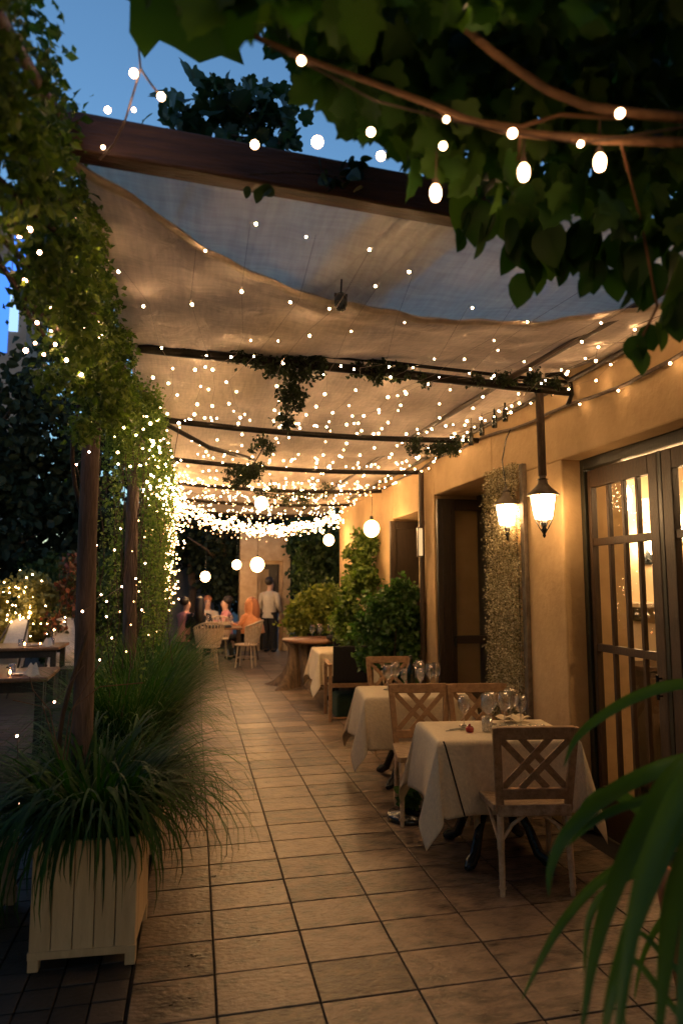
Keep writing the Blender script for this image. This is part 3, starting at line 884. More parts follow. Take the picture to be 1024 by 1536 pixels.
# the string hanging in the sky gap
fb = [(201, 110, 1.75), (242, 145, 1.75), (162, 165, 1.85), (201, 165, 1.8), (155, 221, 2.0)]
bl = [at(*q) for q in fb]
t = light_string('pale wire dropping past the sky in front of the beam with five round bulbs', [at(203, -20, 1.7), at(206, 50, 1.72), at(211, 103, 1.74), at(200, 140, 1.78), at(188, 180, 1.85), at(172, 215, 1.95), at(150, 240, 2.02)], bl, B_NR, wire=.003, wmat=M['lightwire'], cat='festoon lights')
q = [at(211, 103, 1.74), at(226, 125, 1.745), at(240, 143, 1.75)]
o0 = t.location
MB().tube([p - o0 for p in q], .003, 5).build('side_wire', M['lightwire'], t)

# ------------------------------------------------------------------ lanterns and globes
def lantern(loc, label, stem_to):
    t = thing('wall_lantern', label, 'lantern', loc)
    MB().lathe([(.012, .30), (.022, .295), (.022, .27), (.03, .262), (.034, .235), (.055, .21), (.105, .165), (.107, .155), (.098, .157), (.02, .2)], 24).build('lamp_shade', M['shade'], t)
    MB().lathe([(.08, .156), (.078, .12), (.064, .03), (.056, .0), (.03, -.006), (.001, -.006)], 20).build('lamp_glass', M['lampglass'], t)
    mb = MB()
    for k in range(4):
        a = PI / 4 + k * PI / 2; c, s_ = math.cos(a), math.sin(a)
        mb.tube([(.085 * c, .085 * s_, .156), (.06 * c, .06 * s_, 0), (.03 * c, .03 * s_, -.06), (.006 * c, .006 * s_, -.10)], .0035, 6)
    mb.lathe([(.02, -.02), (.026, -.03), (.014, -.06), (.02, -.08), (.008, -.10), (.012, -.115), (.001, -.13)], 12)
    mb.lathe([(.024, .262), (.04, .266), (.024, .272)], 14)
    mb.build('cage', M['iron'], t)
    q = [Vector(p) - Vector(loc) for p in stem_to]
    if len(q) == 2:
        MB().tube([q[0], q[1]], .027, 10).build('stem', M['bark'], t)
    else:
        MB().tube(q, .005, 6).build('cord', M['iron'], t)
    return t


L1 = at(812, 775, 4.05); L1.x = 2.26
lantern((2.27, 4.05, 2.08), 'lit lantern with a dark conical shade hanging from a bark-covered stem, the nearer one', [(2.27, 4.05, 2.37), (2.255, 4.03, 2.95)])
lantern((2.40, 4.85, 2.11), 'lit lantern hanging on a thin black wire in front of the creeper strip', [(2.40, 4.85, 2.40), (2.37, 4.85, 2.62), (2.41, 4.85, 2.8), (2.45, 4.85, 2.88)])


def pendant(px, py, y, r, ztop, label):
    p = at(px, py, y)
    t = thing('globe_pendant', label, 'pendant lamp', p, 0, 'globe bulbs over the walkway')
    MB().sphere((0, 0, 0), r, 20, 14, (1, 1, 1.08)).build('bulb', M['globe'], t)
    MB().lathe([(.001, r * 1.0 + .06), (.02, r * 1.0 + .055), (.024, r * 1.0), (.02, r * .95)], 12).build('socket', M['iron'], t)
    MB().tube([(0, 0, r + .05), (.01, 0, (ztop - p.z) * .5), (0, 0, ztop - p.z)], .004, 6).build('cord', M['iron'], t)


pendant(392, 755, 7.5, .075, 2.95, 'round glowing globe bulb highest up, close beneath the crossbars')
pendant(557, 793, 8.0, .10, 2.85, 'largest glowing globe bulb, in front of the wall by the shrubs')
pendant(493, 810, 11.0, .09, 2.8, 'glowing globe bulb in front of the dark hedge')
pendant(386, 847, 13.6, .14, 2.85, 'glowing globe bulb hanging before the stone doorway')
pendant(355, 847, 15.0, .10, 2.9, 'small glowing globe bulb left of the stone doorway over the diners')
pendant(308, 865, 15.5, .11, 2.9, 'lowest globe bulb, over the diners at the far left of the walkway')

p = (2.40, 6.95, 2.1)
t = thing('lit_wall_sign', 'small upright lit box fixed to the pipe beside the dark door', 'sign', p)
MB().mm(-.03, .03, -.02, .03, -.16, .16).build('box', M['brwood'], t, .004)
MB().mm(-.022, .022, -.024, -.02, -.15, .15).build('face', M['signglow'], t)

for k, (px, py, y, lab) in enumerate([(706, 655, 5.2, 'dark little bottle hanging lowest and farthest on the wall string'), (722, 640, 5.0, 'dark little bottle hanging second on the wall string'), (741, 628, 4.8, 'dark green bottle hanging third on the wall string'), (757, 618, 4.65, 'dark green bottle hanging nearest the lantern stem')]):
    p = at(px, py, y); p.x = min(p.x, 2.42)
    t = thing('hanging_bottle', lab, 'bottle', p, 0, 'small bottles hanging by the wall')
    MB().lathe([(.001, -.075), (.02, -.075), (.022, -.05), (.022, .01), (.009, .04), (.009, .075), (.001, .075)], 12).build('glass', M['bottle'], t)
    MB().tube([(0, 0, .07), (.005, 0, .14), (0, 0, .25)], .002, 5).build('cord', M['cable'], t)

# ------------------------------------------------------------------ climbing vine on the left
t = thing('climbing_vine', 'dense climbing vine smothering the near end of the left eave above the posts', 'vine', (-.6, 2.2, 0))
spec = []
for y in np.linspace(.95, 4.6, 18):
    r = .26 + .04 * math.sin(y * 5)
    q = min(1, max(0, (y - 1.2) / .8))
    spec.append((-.64 + .14 * q - .02 * math.sin(y * 3), y, 2.84 - .03 * (y - 2) ** 2 * .3 + .03 * math.sin(y * 7), .22 - .08 * q, .25, .36 - .015 * y))
spec += [(-.56, 1.35, 2.95, .12, .2, .12), (-.7, 1.5, 3.0, .16, .3, .16), (-.46, 2.6, 3.0, .12, .5, .12), (-.44, 3.6, 3.0, .1, .6, .12), (-.5, 3.2, 2.5, .13, .25, .2), (-.5, 2.7, 2.5, .12, .2, .2)]
P = clumps(spec, 330, 38000, .075)
P = P[P[:, 0] < -.35 - .03 * rng.random(len(P))]
P = P[(P[:, 1] < 2.0) | (P[:, 0] > -.72)]
P = P[(P[:, 1] < 1.75) | (P[:, 0] > -.262 * P[:, 1] + .03 * rng.normal(size=len(P)))]
o = foliage('foliage', P, .030, M['ivy'], t, jit=.6); o.location = (.6, -2.2, 0)
mb = MB()
for k in range(7):
    a = k * .9
    mb.tube([(-.56 + .12 * math.cos(a + y * 1.5), y, 2.82 + .2 * math.sin(a + y * 1.5)) for y in np.linspace(.9, 4.6, 16)], .008, 6)
mb.tube([(-.6 + .07 * math.cos(z * 4), 3.82 + .07 * math.sin(z * 4), z) for z in np.linspace(0, 2.8, 24)], .012, 6)
o = mb.build('stem', M['bark'], t); o.location = (.6, -2.2, 0)

t = thing('ivy_curtain', 'long ivy strands hanging behind and between the posts down to the grass', 'ivy', (-.45, 6.5, 0))
P = []
mb = MB()
for k in range(64):
    y = random.uniform(4.4, 9.8); x = -.45 + random.gauss(0, .08); zt = 2.95; zb = random.uniform(.75, 2.1)
    if 6.3 < y < 7.1: y += 1.0
    n = int(330 * (zt - zb) / 1.6)
    z = rng.uniform(zb, zt, n)
    w = .05 + .05 * (z - zb) / (zt - zb)
    P.append(np.stack([x + rng.normal(size=n) * w + .03 * np.sin(z * 6 + k), y + rng.normal(size=n) * w * 1.2, z], 1))
    mb.tube([(x + .03 * math.sin(q * 6 + k), y, q) for q in np.linspace(zb, zt, 8)], .004, 4)
P.append(clumps([(-.42, y, 2.83, .16, .4, .2) for y in np.linspace(4.4, 10.5, 10)], 150, 15000, .1))
P = np.concatenate(P); P = P[P[:, 0] < -.22]
P = P[~((np.abs(P[:, 0] / P[:, 1] + .6 / 6.75) < .016) & (P[:, 1] < 6.72) & (P[:, 2] < 2.45))]
o = foliage('foliage', P, .028, M['ivy'], t); o.location = (.45, -6.5, 0)
mb.tube([(-.45 + .1 * math.sin(q * 3), q, 2.93) for q in np.linspace(4.2, 11, 60)], .012, 5)
o = mb.build('stem', M['bark'], t); o.location = (.45, -6.5, 0)


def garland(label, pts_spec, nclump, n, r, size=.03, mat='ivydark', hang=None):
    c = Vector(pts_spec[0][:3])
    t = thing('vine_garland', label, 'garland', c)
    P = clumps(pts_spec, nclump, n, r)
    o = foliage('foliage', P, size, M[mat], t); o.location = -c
    mb = MB()
    q = [Vector(a[:3]) for a in pts_spec]
    mb.tube(q if len(q) > 1 else [q[0] - Vector((.1, 0, 0)), q[0] + Vector((.1, 0, 0))], .006, 5)
    o = mb.build('stem', M['bark'], t); o.location = -c
    return t


A = lambda px, py, y, rx, ry, rz: (*at(px, py, y), rx, ry, rz)
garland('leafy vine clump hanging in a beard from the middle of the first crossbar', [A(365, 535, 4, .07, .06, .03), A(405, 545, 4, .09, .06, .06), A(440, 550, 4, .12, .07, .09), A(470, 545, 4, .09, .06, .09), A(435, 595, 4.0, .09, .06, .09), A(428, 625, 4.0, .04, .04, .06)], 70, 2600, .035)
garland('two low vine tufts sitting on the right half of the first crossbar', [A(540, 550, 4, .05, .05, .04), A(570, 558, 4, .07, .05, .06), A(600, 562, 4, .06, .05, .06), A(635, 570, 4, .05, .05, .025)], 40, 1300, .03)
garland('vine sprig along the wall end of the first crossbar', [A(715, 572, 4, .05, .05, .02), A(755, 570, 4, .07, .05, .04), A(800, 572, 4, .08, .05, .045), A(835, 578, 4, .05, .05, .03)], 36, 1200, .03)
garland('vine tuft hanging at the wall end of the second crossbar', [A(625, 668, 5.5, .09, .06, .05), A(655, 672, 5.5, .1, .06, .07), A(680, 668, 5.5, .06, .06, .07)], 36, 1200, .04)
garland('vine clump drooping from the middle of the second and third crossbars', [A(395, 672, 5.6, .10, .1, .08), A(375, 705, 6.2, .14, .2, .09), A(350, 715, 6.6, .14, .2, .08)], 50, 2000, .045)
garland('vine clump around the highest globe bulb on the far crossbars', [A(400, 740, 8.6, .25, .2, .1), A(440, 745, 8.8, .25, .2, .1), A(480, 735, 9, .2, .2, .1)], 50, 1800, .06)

# leaves over the front beam
t = thing('vine_spray', 'dark spray of round vine leaves rising above the front beam against the sky', 'vine', at(330, 190, 2.35))
c = t.location.copy()
P = clumps([A(270, 180, 2.4, .07, .1, .05), A(300, 170, 2.4, .08, .1, .08), A(335, 160, 2.4, .09, .1, .09), A(375, 160, 2.4, .09, .1, .09), A(405, 165, 2.4, .08, .1, .09), A(330, 195, 2.35, .18, .1, .05), A(420, 195, 2.35, .08, .1, .06)], 60, 330, .06)
o = foliage('foliage', P, .052, M['vinesmall'], t, GRAPE, .5, .5); o.location = -c
mb = MB()
for a, b in (((420, 215), (270, 175)), ((420, 215), (340, 130)), ((430, 210), (400, 120))):
    mb.tube([at(*a, 2.35), at((a[0] + b[0]) / 2, (a[1] + b[1]) / 2 + 8, 2.38), at(*b, 2.4)], .005, 5)
o = mb.build('stem', M['bark'], t); o.location = -c
t = thing('vine_spray', 'few small vine leaves dangling under the middle of the front beam', 'vine', at(500, 262, 2.05))
c = t.location.copy()
P = np.concatenate([clumps([A(500, 265, 2.03, .05, .02, .02), A(535, 262, 2.03, .06, .02, .04)], 14, 26, .03), np.array([list(at(374, 280, 2.03)), list(at(388, 284, 2.03)), list(at(403, 280, 2.03)), list(at(412, 290, 2.03))])])
o = foliage('foliage', P, .045, M['vinesmall'], t, OVATE, .8); o.location = -c
o = MB().tube([at(372, 262, 2.03), at(440, 258, 2.03), at(560, 270, 2.03)], .003, 5).build('stem', M['bark'], t); o.location = -c

# ------------------------------------------------------------------ overhead grape vine close to the camera
t = thing('grape_vine', 'big dark-leaved grape vine overhanging the upper right close to the viewer, plus unseen leaves added as sky blockers', 'vine', (1.0, 1.3, 2.7))
c = t.location.copy()


def lowpx(px):
    xs = [200, 260, 330, 400, 470, 540, 620, 690, 730, 800, 860, 900, 960, 1024, 1150]
    ys = [20, 45, 90, 110, 195, 235, 285, 300, 345, 330, 350, 370, 385, 400, 400]
    return float(np.interp(px, xs, ys))


P = []; SZ = []
k = 0
while k < 3000:
    px = random.uniform(228, 1150); py = random.uniform(-190, 400)
    if py > lowpx(px) - (72 if px < 560 else 50) + random.uniform(-16, 16): continue
    d = random.uniform(1.3, 2.0)
    if py < 10: d = random.uniform(1.0, 1.9)
    P.append(list(at(px, py, d))); SZ.append(random.uniform(.045, .09)); k += 1
NT = len(P)
for k in range(7500):  # unseen leaves added overhead, behind and far left to block sky light
    x = random.uniform(-9, 2.45); y = random.uniform(-8, 6)
    if y > 1.5 and x > -2.3 - .1 * (y - 1.5): continue
    if k % 4 == 0: y = -8 + random.random() * .5
    if k % 4 == 1: x = -9 + random.random() * .5
    z = random.uniform(.3, 3.4) if k % 4 < 2 else random.uniform(3.1, 3.6)
    P.append([x, y, z]); SZ.append(random.uniform(.22, .4))
NH = len(P)
# hanging tips on the right
for (px, py, d, s) in [(700, 335, 1.6, .1), (722, 350, 1.6, .1), (745, 330, 1.6, .1), (690, 360, 1.62, .07), (790, 395, 1.6, .11), (815, 372, 1.62, .12), (785, 425, 1.6, .095), (840, 365, 1.58, .12), (832, 390, 1.6, .1), (860, 385, 1.55, .08), (900, 372, 1.5, .13), (890, 405, 1.5, .09), (905, 390, 1.52, .11), (935, 400, 1.45, .1), (880, 430, 1.5, .06), (960, 380, 1.4, .12), (975, 410, 1.4, .12), (963, 440, 1.4, .08), (1000, 395, 1.4, .12), (1015, 430, 1.38, .1), (1000, 470, 1.4, .095), (985, 500, 1.4, .08), (950, 520, 1.42, .075), (1010, 480, 1.4, .09), (955, 540, 1.42, .07), (968, 505, 1.42, .07), (1022, 400, 1.3, .13), (700, 300, 1.6, .12), (720, 315, 1.58, .12), (760, 320, 1.6, .12), (775, 360, 1.6, .12), (800, 330, 1.6, .12), (812, 340, 1.55, .12), (850, 330, 1.55, .12), (880, 350, 1.5, .13), (925, 360, 1.5, .12), (945, 375, 1.45, .12), (985, 370, 1.45, .13), (800, 405, 1.62, .1), (770, 375, 1.62, .1), (915, 420, 1.5, .09), (950, 425, 1.45, .1), (1020, 455, 1.38, .1), (845, 400, 1.6, .085), (760, 345, 1.55, .1), (870, 345, 1.5, .12), (820, 350, 1.5, .12)]:
    P.append(list(at(px, py, d))); SZ.append(s)
P = np.array(P); n = len(P)
Y = rdir(n) * .75; Y[:, 2] -= .9
Nn = rdir(n) * .9; Nn[:, 1] -= .8; Nn[:, 2] += .1
Nn[NT:NH] = rdir(NH - NT)
SZ = np.array(SZ)
V1, F1 = scatter(GRAPE, P[:NH], Y[:NH], Nn[:NH], SZ[:NH])
o = mesh_np('leaves_and_sky_blocker', V1, F1, M['grape'], t, True); o.location = -c
Y[NH:] *= .35; Y[NH:, 2] -= .7
V1, F1 = scatter(OVATE, P[NH:] + np.array([0, 0, .03]), Y[NH:], Nn[NH:], SZ[NH:] * .95)
o = mesh_np('hanging_leaves', V1, F1, M['grape'], t, True); o.location = -c
def stem(pp, r):
    o = MB().tube([at(*q) for q in pp], r, 8).build('stem', M['stem'], t); o.location = -c
stem([(560, -80, 1.2), (650, 0, 1.2), (740, 80, 1.2), (820, 135, 1.17), (880, 160, 1.15), (950, 170, 1.12), (1040, 178, 1.1), (1140, 180, 1.05)], [.008, .009, .009, .009, .0095, .01, .01, .01])
stem([(240, -30, 1.35), (290, 0, 1.32), (370, 50, 1.3), (470, 92, 1.28), (560, 125, 1.25), (640, 155, 1.22), (700, 180, 1.2), (780, 200, 1.18), (900, 210, 1.15), (1040, 214, 1.1), (1140, 210, 1.05)], [.005, .005, .0055, .006, .006, .007, .008, .0085, .009, .01, .01])
stem([(700, 180, 1.2), (780, 190, 1.22), (840, 172, 1.25), (930, 178, 1.25)], .005)
stem([(780, 200, 1.2), (775, 260, 1.4), (800, 340, 1.58)], .0035)
stem([(930, 212, 1.15), (960, 330, 1.35), (985, 460, 1.4), (955, 520, 1.42)], .0035)

# ------------------------------------------------------------------ cross-back chairs
def cross_chair(label, loc, rz, group):
    """faces +y; back at -y"""
    t = thing('cross_back_chair', label, 'chair', loc, rz, group)
    lb, ub = (.185, -.20, .44), (.215, -.265, .882)

    def bp(sx, u, dz=0):
        return Vector((sx * (lb[0] + (ub[0] - lb[0]) * u), lb[1] + (ub[1] - lb[1]) * u, lb[2] + (ub[2] - lb[2]) * u + dz))
    mb = MB()
    for sx in (-1, 1):
        mb.bar(bp(sx, -.06), bp(sx, 1.0), .045, .024, (0, 1, 0))
    mb.bar(bp(-1, .93), bp(1, .93), .028, .07, (0, -.14, 1))
    mb.bar(bp(-1, .19), bp(1, .19), .028, .06, (0, -.14, 1))
    mb.build('back_frame', M['chairwood'], t, .006)
    mb = MB()
    def q(a, u):
        p = bp(1, u); p.x *= a; return p
    lo, hi = .25, .87
    for s, off in ((1, 0), (-1, .006)):
        for (a0, u0, a1, u1) in ((-.92, lo, .38, hi), (-.38, lo, .92, hi)):
            A0, A1 = q(s * a0, u0), q(s * a1, u1)
            A0.y += off; A1.y += off
            mb.bar(A0, A1, .036, .010, (0, -1, -.14))
    mb.build('lattice', M['chairwood'], t, .002)
    mb = MB()
    def seat(u, v):
        x = (u - .5) * (.40 + .06 * v); y = -.20 + .42 * v
        z = .462 - .012 * math.sin(PI * u) * math.sin(PI * v)
        return (x, y, z)
    mb.grid(seat, 10, 10)
    mb.mm(-.2, .2, -.222, -.185, .405, .466).mm(-.23, .23, .205, .225, .425, .463)
    mb.bar((-.205, -.19, .444), (-.235, .21, .444), .03, .038).bar((.205, -.19, .444), (.235, .21, .444), .03, .038)
    mb.build('seat', M['seat'], t, .006)
    for sx in (-1, 1):
        for (y, ty, hgt) in ((-.20, -.225, .46), (.20, .215, .44)):
            x0 = sx * (.185 if y < 0 else .215)
            mb = MB().tube([(x0, y, hgt), (x0, y, .3), (x0 * 1.02, ty, .06), (x0 * 1.02, ty, .0)], [.019, .018, .016, .013], 10)
            for z in (.27, .255, .24, .05): mb.lathe([(.0205, -.006), (.0215, 0), (.0205, .006)], 10, (x0 * (1.0 if z > .1 else 1.02), y if z > .1 else ty, z))
            mb.build('leg', M['rattan'], t)
    mb = MB()
    for sx in (-1, 1):
        mb.tube([(sx * .185, -.2, .27), (sx * .12, -.2, .36), (sx * .02, -.2, .43)], .010, 7)
        mb.tube([(sx * .19, -.18, .27), (sx * .2, -.08, .36), (sx * .21, .0, .43)], .010, 7)
        mb.tube([(sx * .213, .18, .27), (sx * .21, .1, .36), (sx * .205, .02, .43)], .010, 7)
        mb.tube([(sx * .21, .2, .27), (sx * .13, .2, .36), (sx * .02, .2, .43)], .010, 7)
    mb.build('brace', M['rattan'], t)
    return t


GC = 'wooden cross-back chairs at the walkway tables'
ch = cross_chair('cross-back chair seen from behind, drawn up to the nearest white-clothed table', (1.85, 3.64, 0), -.17, GC)
dup(ch, (1.66, 4.72, 0), PI - .13, 'cross-back chair at the left, facing the nearest table from its far side', GC)
dup(ch, (2.10, 4.64, 0), PI - .13, 'cross-back chair half hidden behind wine glasses, by the creeper strip', GC)
dup(ch, (1.98, 6.62, 0), PI - .1, 'pale-backed chair on the far side of the second white-clothed table', GC)

# ------------------------------------------------------------------ tables with cloths
def iron_table(label, loc, rz, a, b):
    t = thing('bistro_table', label, 'table', loc, rz, 'tables along the walkway')
    MB().mm(-a, a, -b, b, .70, .73).build('tabletop', M['tablewood'], t, .004)
    MB().lathe([(.03, .70), (.045, .66), (.03, .6), (.035, .4), (.055, .34), (.05, .28), (.03, .24)], 14).build('pedestal', M['iron'], t)
    for k in range(4):
        an = PI / 4 + k * PI / 2; c, s = math.cos(an), math.sin(an)
        MB().tube([(.03 * c, .03 * s, .34), (.12 * c, .12 * s, .33), (.21 * c, .21 * s, .2), (.27 * c, .27 * s, .07), (.33 * c, .33 * s, .038), (.37 * c, .37 * s, .022)], [.022, .024, .026, .032, .036, .016], 10).build('foot', M['iron'], t)
    return t


def tablecloth(label, loc, rz, a, b, drop, top=.738, seed=0, dark_line=False):
    R = random.Random(seed)
    ph = [R.uniform(0, 6.28) for _ in range(8)]

    def f(u, v):
        U = (u - .5) * 2 * (a + drop); Vv = (v - .5) * 2 * (b + drop)
        sx, sy = (1 if U >= 0 else -1), (1 if Vv >= 0 else -1)
        du, dv = max(0, abs(U) - a), max(0, abs(Vv) - b)
        rip = .010 * math.sin(U * 13 + ph[0]) * math.cos(Vv * 11 + ph[1])
        if du == 0 and dv == 0:
            return (U, Vv, top + .0012 * math.sin(U * 25 + ph[2]) * math.sin(Vv * 21 + ph[3]))
        if dv == 0:
            k = du / drop
            out = .012 * min(1, du / .02) + (.035 + .022 * math.sin(Vv * 11 + ph[4]) + .025 * (abs(Vv) / b) ** 4) * k
            return (sx * (a + out), Vv, top - max(0, du - .006) * .985 + rip * .3 * k)
        if du == 0:
            k = dv / drop
            out = .012 * min(1, dv / .02) + (.035 + .022 * math.sin(U * 11 + ph[5]) + .025 * (abs(U) / a) ** 4) * k
            return (U, sy * (b + out), top - max(0, dv - .006) * .985 + rip * .3 * k)
        r = math.hypot(du, dv); an = math.atan2(dv, du)      # corner: folds out into a hanging point
        k = r / drop
        w = math.sin(2 * an)
        ox = .012 + .06 * k * math.cos(an) ** 2 + .055 * k * w * .7
        oy = .012 + .06 * k * math.sin(an) ** 2 + .055 * k * w * .7
        sk = .05 * k * math.sin(4 * an)
        return (sx * (a + min(r / .02, 1) * ox + sk * .6), sy * (b + min(r / .02, 1) * oy - sk * .6), top - max(0, r - .006) * .955)
    o = MB().grid(f, 76, 76).build('tablecloth', M['linen'])
    o.location = loc; o.rotation_euler = (0, 0, rz)
    tag(o, label, 'tablecloth', 'white cloths on the walkway tables')
    s = o.modifiers.new('thick', 'SOLIDIFY'); s.thickness = .002
    if dark_line:
        q = []
        for k in np.linspace(0, 1, 14):
            dd = k * drop
            p = f(.5 + (-a + .004) / (2 * (a + drop)) + .012, .5 - (b + dd) / (2 * (b + drop)))
            q.append((p[0] + .10 * k, p[1] - .003, p[2]))
        MB().tube(q, .0045, 6).build('black_tube', M['blackfab'], o)  # thin black tube down the cloth near its front corner
    return o


TZ = -.12
T1 = (1.85, 4.0, 0); iron_table('black iron table under the nearest white cloth', T1, TZ, .39, .27)
tablecloth('white cloth on the nearest table, hanging in long corner points', T1, TZ, .415, .28, .42, seed=3, dark_line=True)
T2 = (1.83, 5.56, 0); iron_table('black iron table under the second white cloth', T2, TZ, .40, .3)
tablecloth('white cloth on the second table, behind the cross-back chairs', T2, TZ, .43, .30, .41, seed=5)
T3 = (2.08, 9.2, 0); iron_table('black iron table under the farthest white cloth', T3, TZ, .38, .38)
tablecloth('white cloth on the third table, beyond the black armchair', T3, -.05, .42, .42, .42, seed=9)


def wine_glass(loc, s, label, group, name='wine_glass'):
    t = MB().lathe([(.001, .0), (.034, .001), (.034, .003), (.006, .01), (.004, .02), (.004, .075), (.012, .085), (.03, .105), (.038, .13), (.038, .155), (.031, .195), (.030, .195)], 20).build(name, M['glass'])
    t.location = loc; t.scale = (s, s, s)
    tag(t, label, 'wine glass', group)
    return t


def tumbler(loc, label, group):
    t = MB().lathe([(.001, .004), (.026, .004), (.03, .0), (.034, .09), (.0325, .09), (.028, .012), (.001, .012)], 18).build('tumbler', M['glass'])
    t.location = loc
    tag(t, label, 'glass', group); return t


TT = .742
def on(T, x, y):
    c, s = math.cos(TZ), math.sin(TZ)
    return (T[0] + c * x - s * y, T[1] + s * x + c * y, TT)


for x, y, s, lab in [(-.16, .10, 1.0, 'wine glass standing alone at the left of the nearest table'), (-.03, .02, 1.1, 'tall wine glass in the middle of the nearest table'), (.03, .14, 1.05, 'wine glass behind the middle one on the nearest table'), (.10, .08, 1.1, 'wine glass right of the middle one on the nearest table'), (.17, .16, 1.15, 'large wine glass at the right end of the row on the nearest table'), (.20, .06, 1.0, 'foremost wine glass at the right of the nearest table')]:
    wine_glass(on(T1, x, y), s, lab, 'wine glasses on the nearest table')
tumbler(on(T1, -.06, -.06), 'low glass tumbler in front of the wine glasses on the nearest table', None)
t = MB().lathe([(.001, .002), (.02, .002), (.045, .022), (.05, .03), (.048, .03), (.02, .006), (.001, .006)], 18).build('glass_dish', M['glass']); t.location = on(T1, .26, -.05); tag(t, 'small shallow glass dish at the right of the nearest table', 'dish')
t = thing('candle_holder', 'tiny dark red candle holder on the nearest tablecloth', 'candle holder', on(T1, -.17, -.06))
MB().lathe([(.001, 0), (.024, 0), (.026, .02), (.018, .032), (.001, .032)], 14).build('cup', M['redthing'], t)
MB().lathe([(.008, .03), (.007, .046), (.001, .047)], 8).build('candle', M['redthing'], t)
for k, (x, y, r, lab) in enumerate([(-.24, -.02, .2, 'small fork lying left on the nearest tablecloth'), (-.21, .02, .25, 'knife lying left beside the fork on the nearest tablecloth')]):
    t = MB().bar((-.08, 0, .003), (.02, 0, .004), .008, .003).bar((.02, 0, .004), (.09, 0, .003), .016, .002, w2=.006).build('knife' if k else 'fork', M['iron'], bevel=.001)
    t.location = on(T1, x, y); t.rotation_euler = (0, 0, r); tag(t, lab, 'cutlery')
t = thing('folded_napkin', 'crumpled white napkin at the far right edge of the nearest table', 'napkin', on(T1, .2, .2))
MB().grid(lambda u, v: ((u - .5) * .2, (v - .5) * .12, .012 + .02 * math.sin(u * 9) * math.sin(v * 6 + 1) + .015), 16, 12).build('cloth', M['linen'], t)
for x, y, s, lab in [(-.20, .05, 1.1, 'slim wine glass farthest left on the second table'), (-.12, .12, 1.15, 'second wine glass from the left on the second table'), (.04, .08, 1.1, 'wine glass just right of the bottle on the second table'), (.10, .14, 1.2, 'tall wine glass at the back of the second table'), (.17, .05, 1.1, 'foremost wine glass at the right of the second table'), (-.06, .0, .95, 'short wine glass beside the bottle on the second table')]:
    wine_glass(on(T2, x, y), s, lab, 'wine glasses on the second table')
wine_glass(on(T2, .06, -.06), 1.0, 'small stemmed glass at the front of the second table', 'wine glasses on the second table')
wine_glass(on(T2, .24, .12), 1.1, 'wine glass at the far right end of the second table', 'wine glasses on the second table')
t = MB().lathe([(.001, 0), (.034, .002), (.036, .02), (.036, .15), (.03, .19), (.014, .22), (.013, .28), (.016, .282), (.016, .295), (.001, .296)], 16).build('wine_bottle', M['bottle']); t.location = on(T2, -.01, -.02); tag(t, 'dark wine bottle on the second table', 'bottle')
for x, y, lab in [(-.1, .0, 'stemmed glass at the left of the third table'), (.05, .1, 'stemmed glass at the back of the third table'), (.15, -.05, 'stemmed glass at the right of the third table')]:
    wine_glass(on(T3, x, y), 1.1, lab, 'wine glasses on the third table')
# carved figure base beside the second table foot (dark curled iron foot with greenery)
t = thing('umbrella_base', 'dark round iron base with a green tuft on the tiles by the cross-back chairs', 'base', (1.5, 4.68, 0))
MB().lathe([(.001, .0), (.14, .0), (.15, .02), (.14, .045), (.06, .055), (.05, .08), (.001, .08)], 24).build('plate', M['iron'], t)
foliage('tuft', ellipsoids([(0, 0, .15, .06, .06, .07)], 120), .05, M['shrub'], t, OVATE)

# black armchair in front of the third table
t = thing('armchair', 'black-backed wooden armchair seen from behind at the third table', 'armchair', (1.90, 8.28, 0), -.08)
mb = MB()
MB().mm(-.22, .22, -.23, -.20, .46, .89).build('backrest', M['blackfab'], t, .012)
MB().mm(-.24, .24, -.22, .24, .43, .47).build('seat', M['blackfab'], t, .015)
for sx in (-1, 1):
    MB().bar((sx * .26, -.26, 0), (sx * .25, -.21, .66), .04, .04).build('leg', M['chairwood'], t, .005)
    MB().bar((sx * .26, .24, 0), (sx * .26, .22, .66), .04, .04).build('leg', M['chairwood'], t, .005)
    MB().bar((sx * .26, -.26, .665), (sx * .26, .26, .675), .055, .025).build('armrest', M['chairwood'], t, .006)
MB().bar((-.26, -.22, .42), (.26, -.22, .42), .03, .05).bar((-.26, .22, .42), (.26, .22, .42), .03, .05).bar((-.26, -.25, .04), (.26, -.25, .04), .02, .02).build('rail', M['chairwood'], t, .004)
t = MB().mm(-.18, .18, -.18, .18, .003, .30).build('storage_basket', M['greenfab'], bevel=.04); t.location = (1.9, 8.3, 0); tag(t, 'dark green soft basket under the black armchair', 'basket')

# weathered root table
t = thing('root_table', 'rustic table with a flaring weathered tree root base', 'table', (1.98, 10.9, 0))
MB().lathe([(.38, .0), (.34, .03), (.28, .09), (.22, .2), (.185, .35), (.17, .5), (.19, .62), (.25, .71)], 90, (-.28, 0, 0), wob=lambda a, z: 1 + (.5 * max(0, 1 - z * 1.7) + .16) * math.sin(5 * a + 1 + z * 1.5) + .10 * math.sin(13 * a + z * 8) + .04 * math.sin(29 * a - z * 15)).build('root_base', M['root'], t)
MB().tube([(.5, .1, 0), (.45, .08, .35), (.42, .05, .71)], [.09, .06, .08], 10).build('root_leg', M['root'], t)
MB().lathe([(.001, .70), (.52, .70), (.54, .725), (.53, .755), (.001, .757)], 36, (0, 0, 0), wob=lambda a, z: 1 + .06 * math.sin(3 * a) + .05 * math.cos(2 * a)).build('tabletop', M['tablewood'], t)
for x, y, lab in [(-.1, -.1, 'stemmed glass nearest the edge on the root table'), (.05, .05, 'stemmed glass in the middle of the root table'), (.2, -.05, 'stemmed glass at the right of the root table')]:
    wine_glass((1.98 + x, 10.9 + y, .76), 1.15, lab, 'wine glasses on the root table')

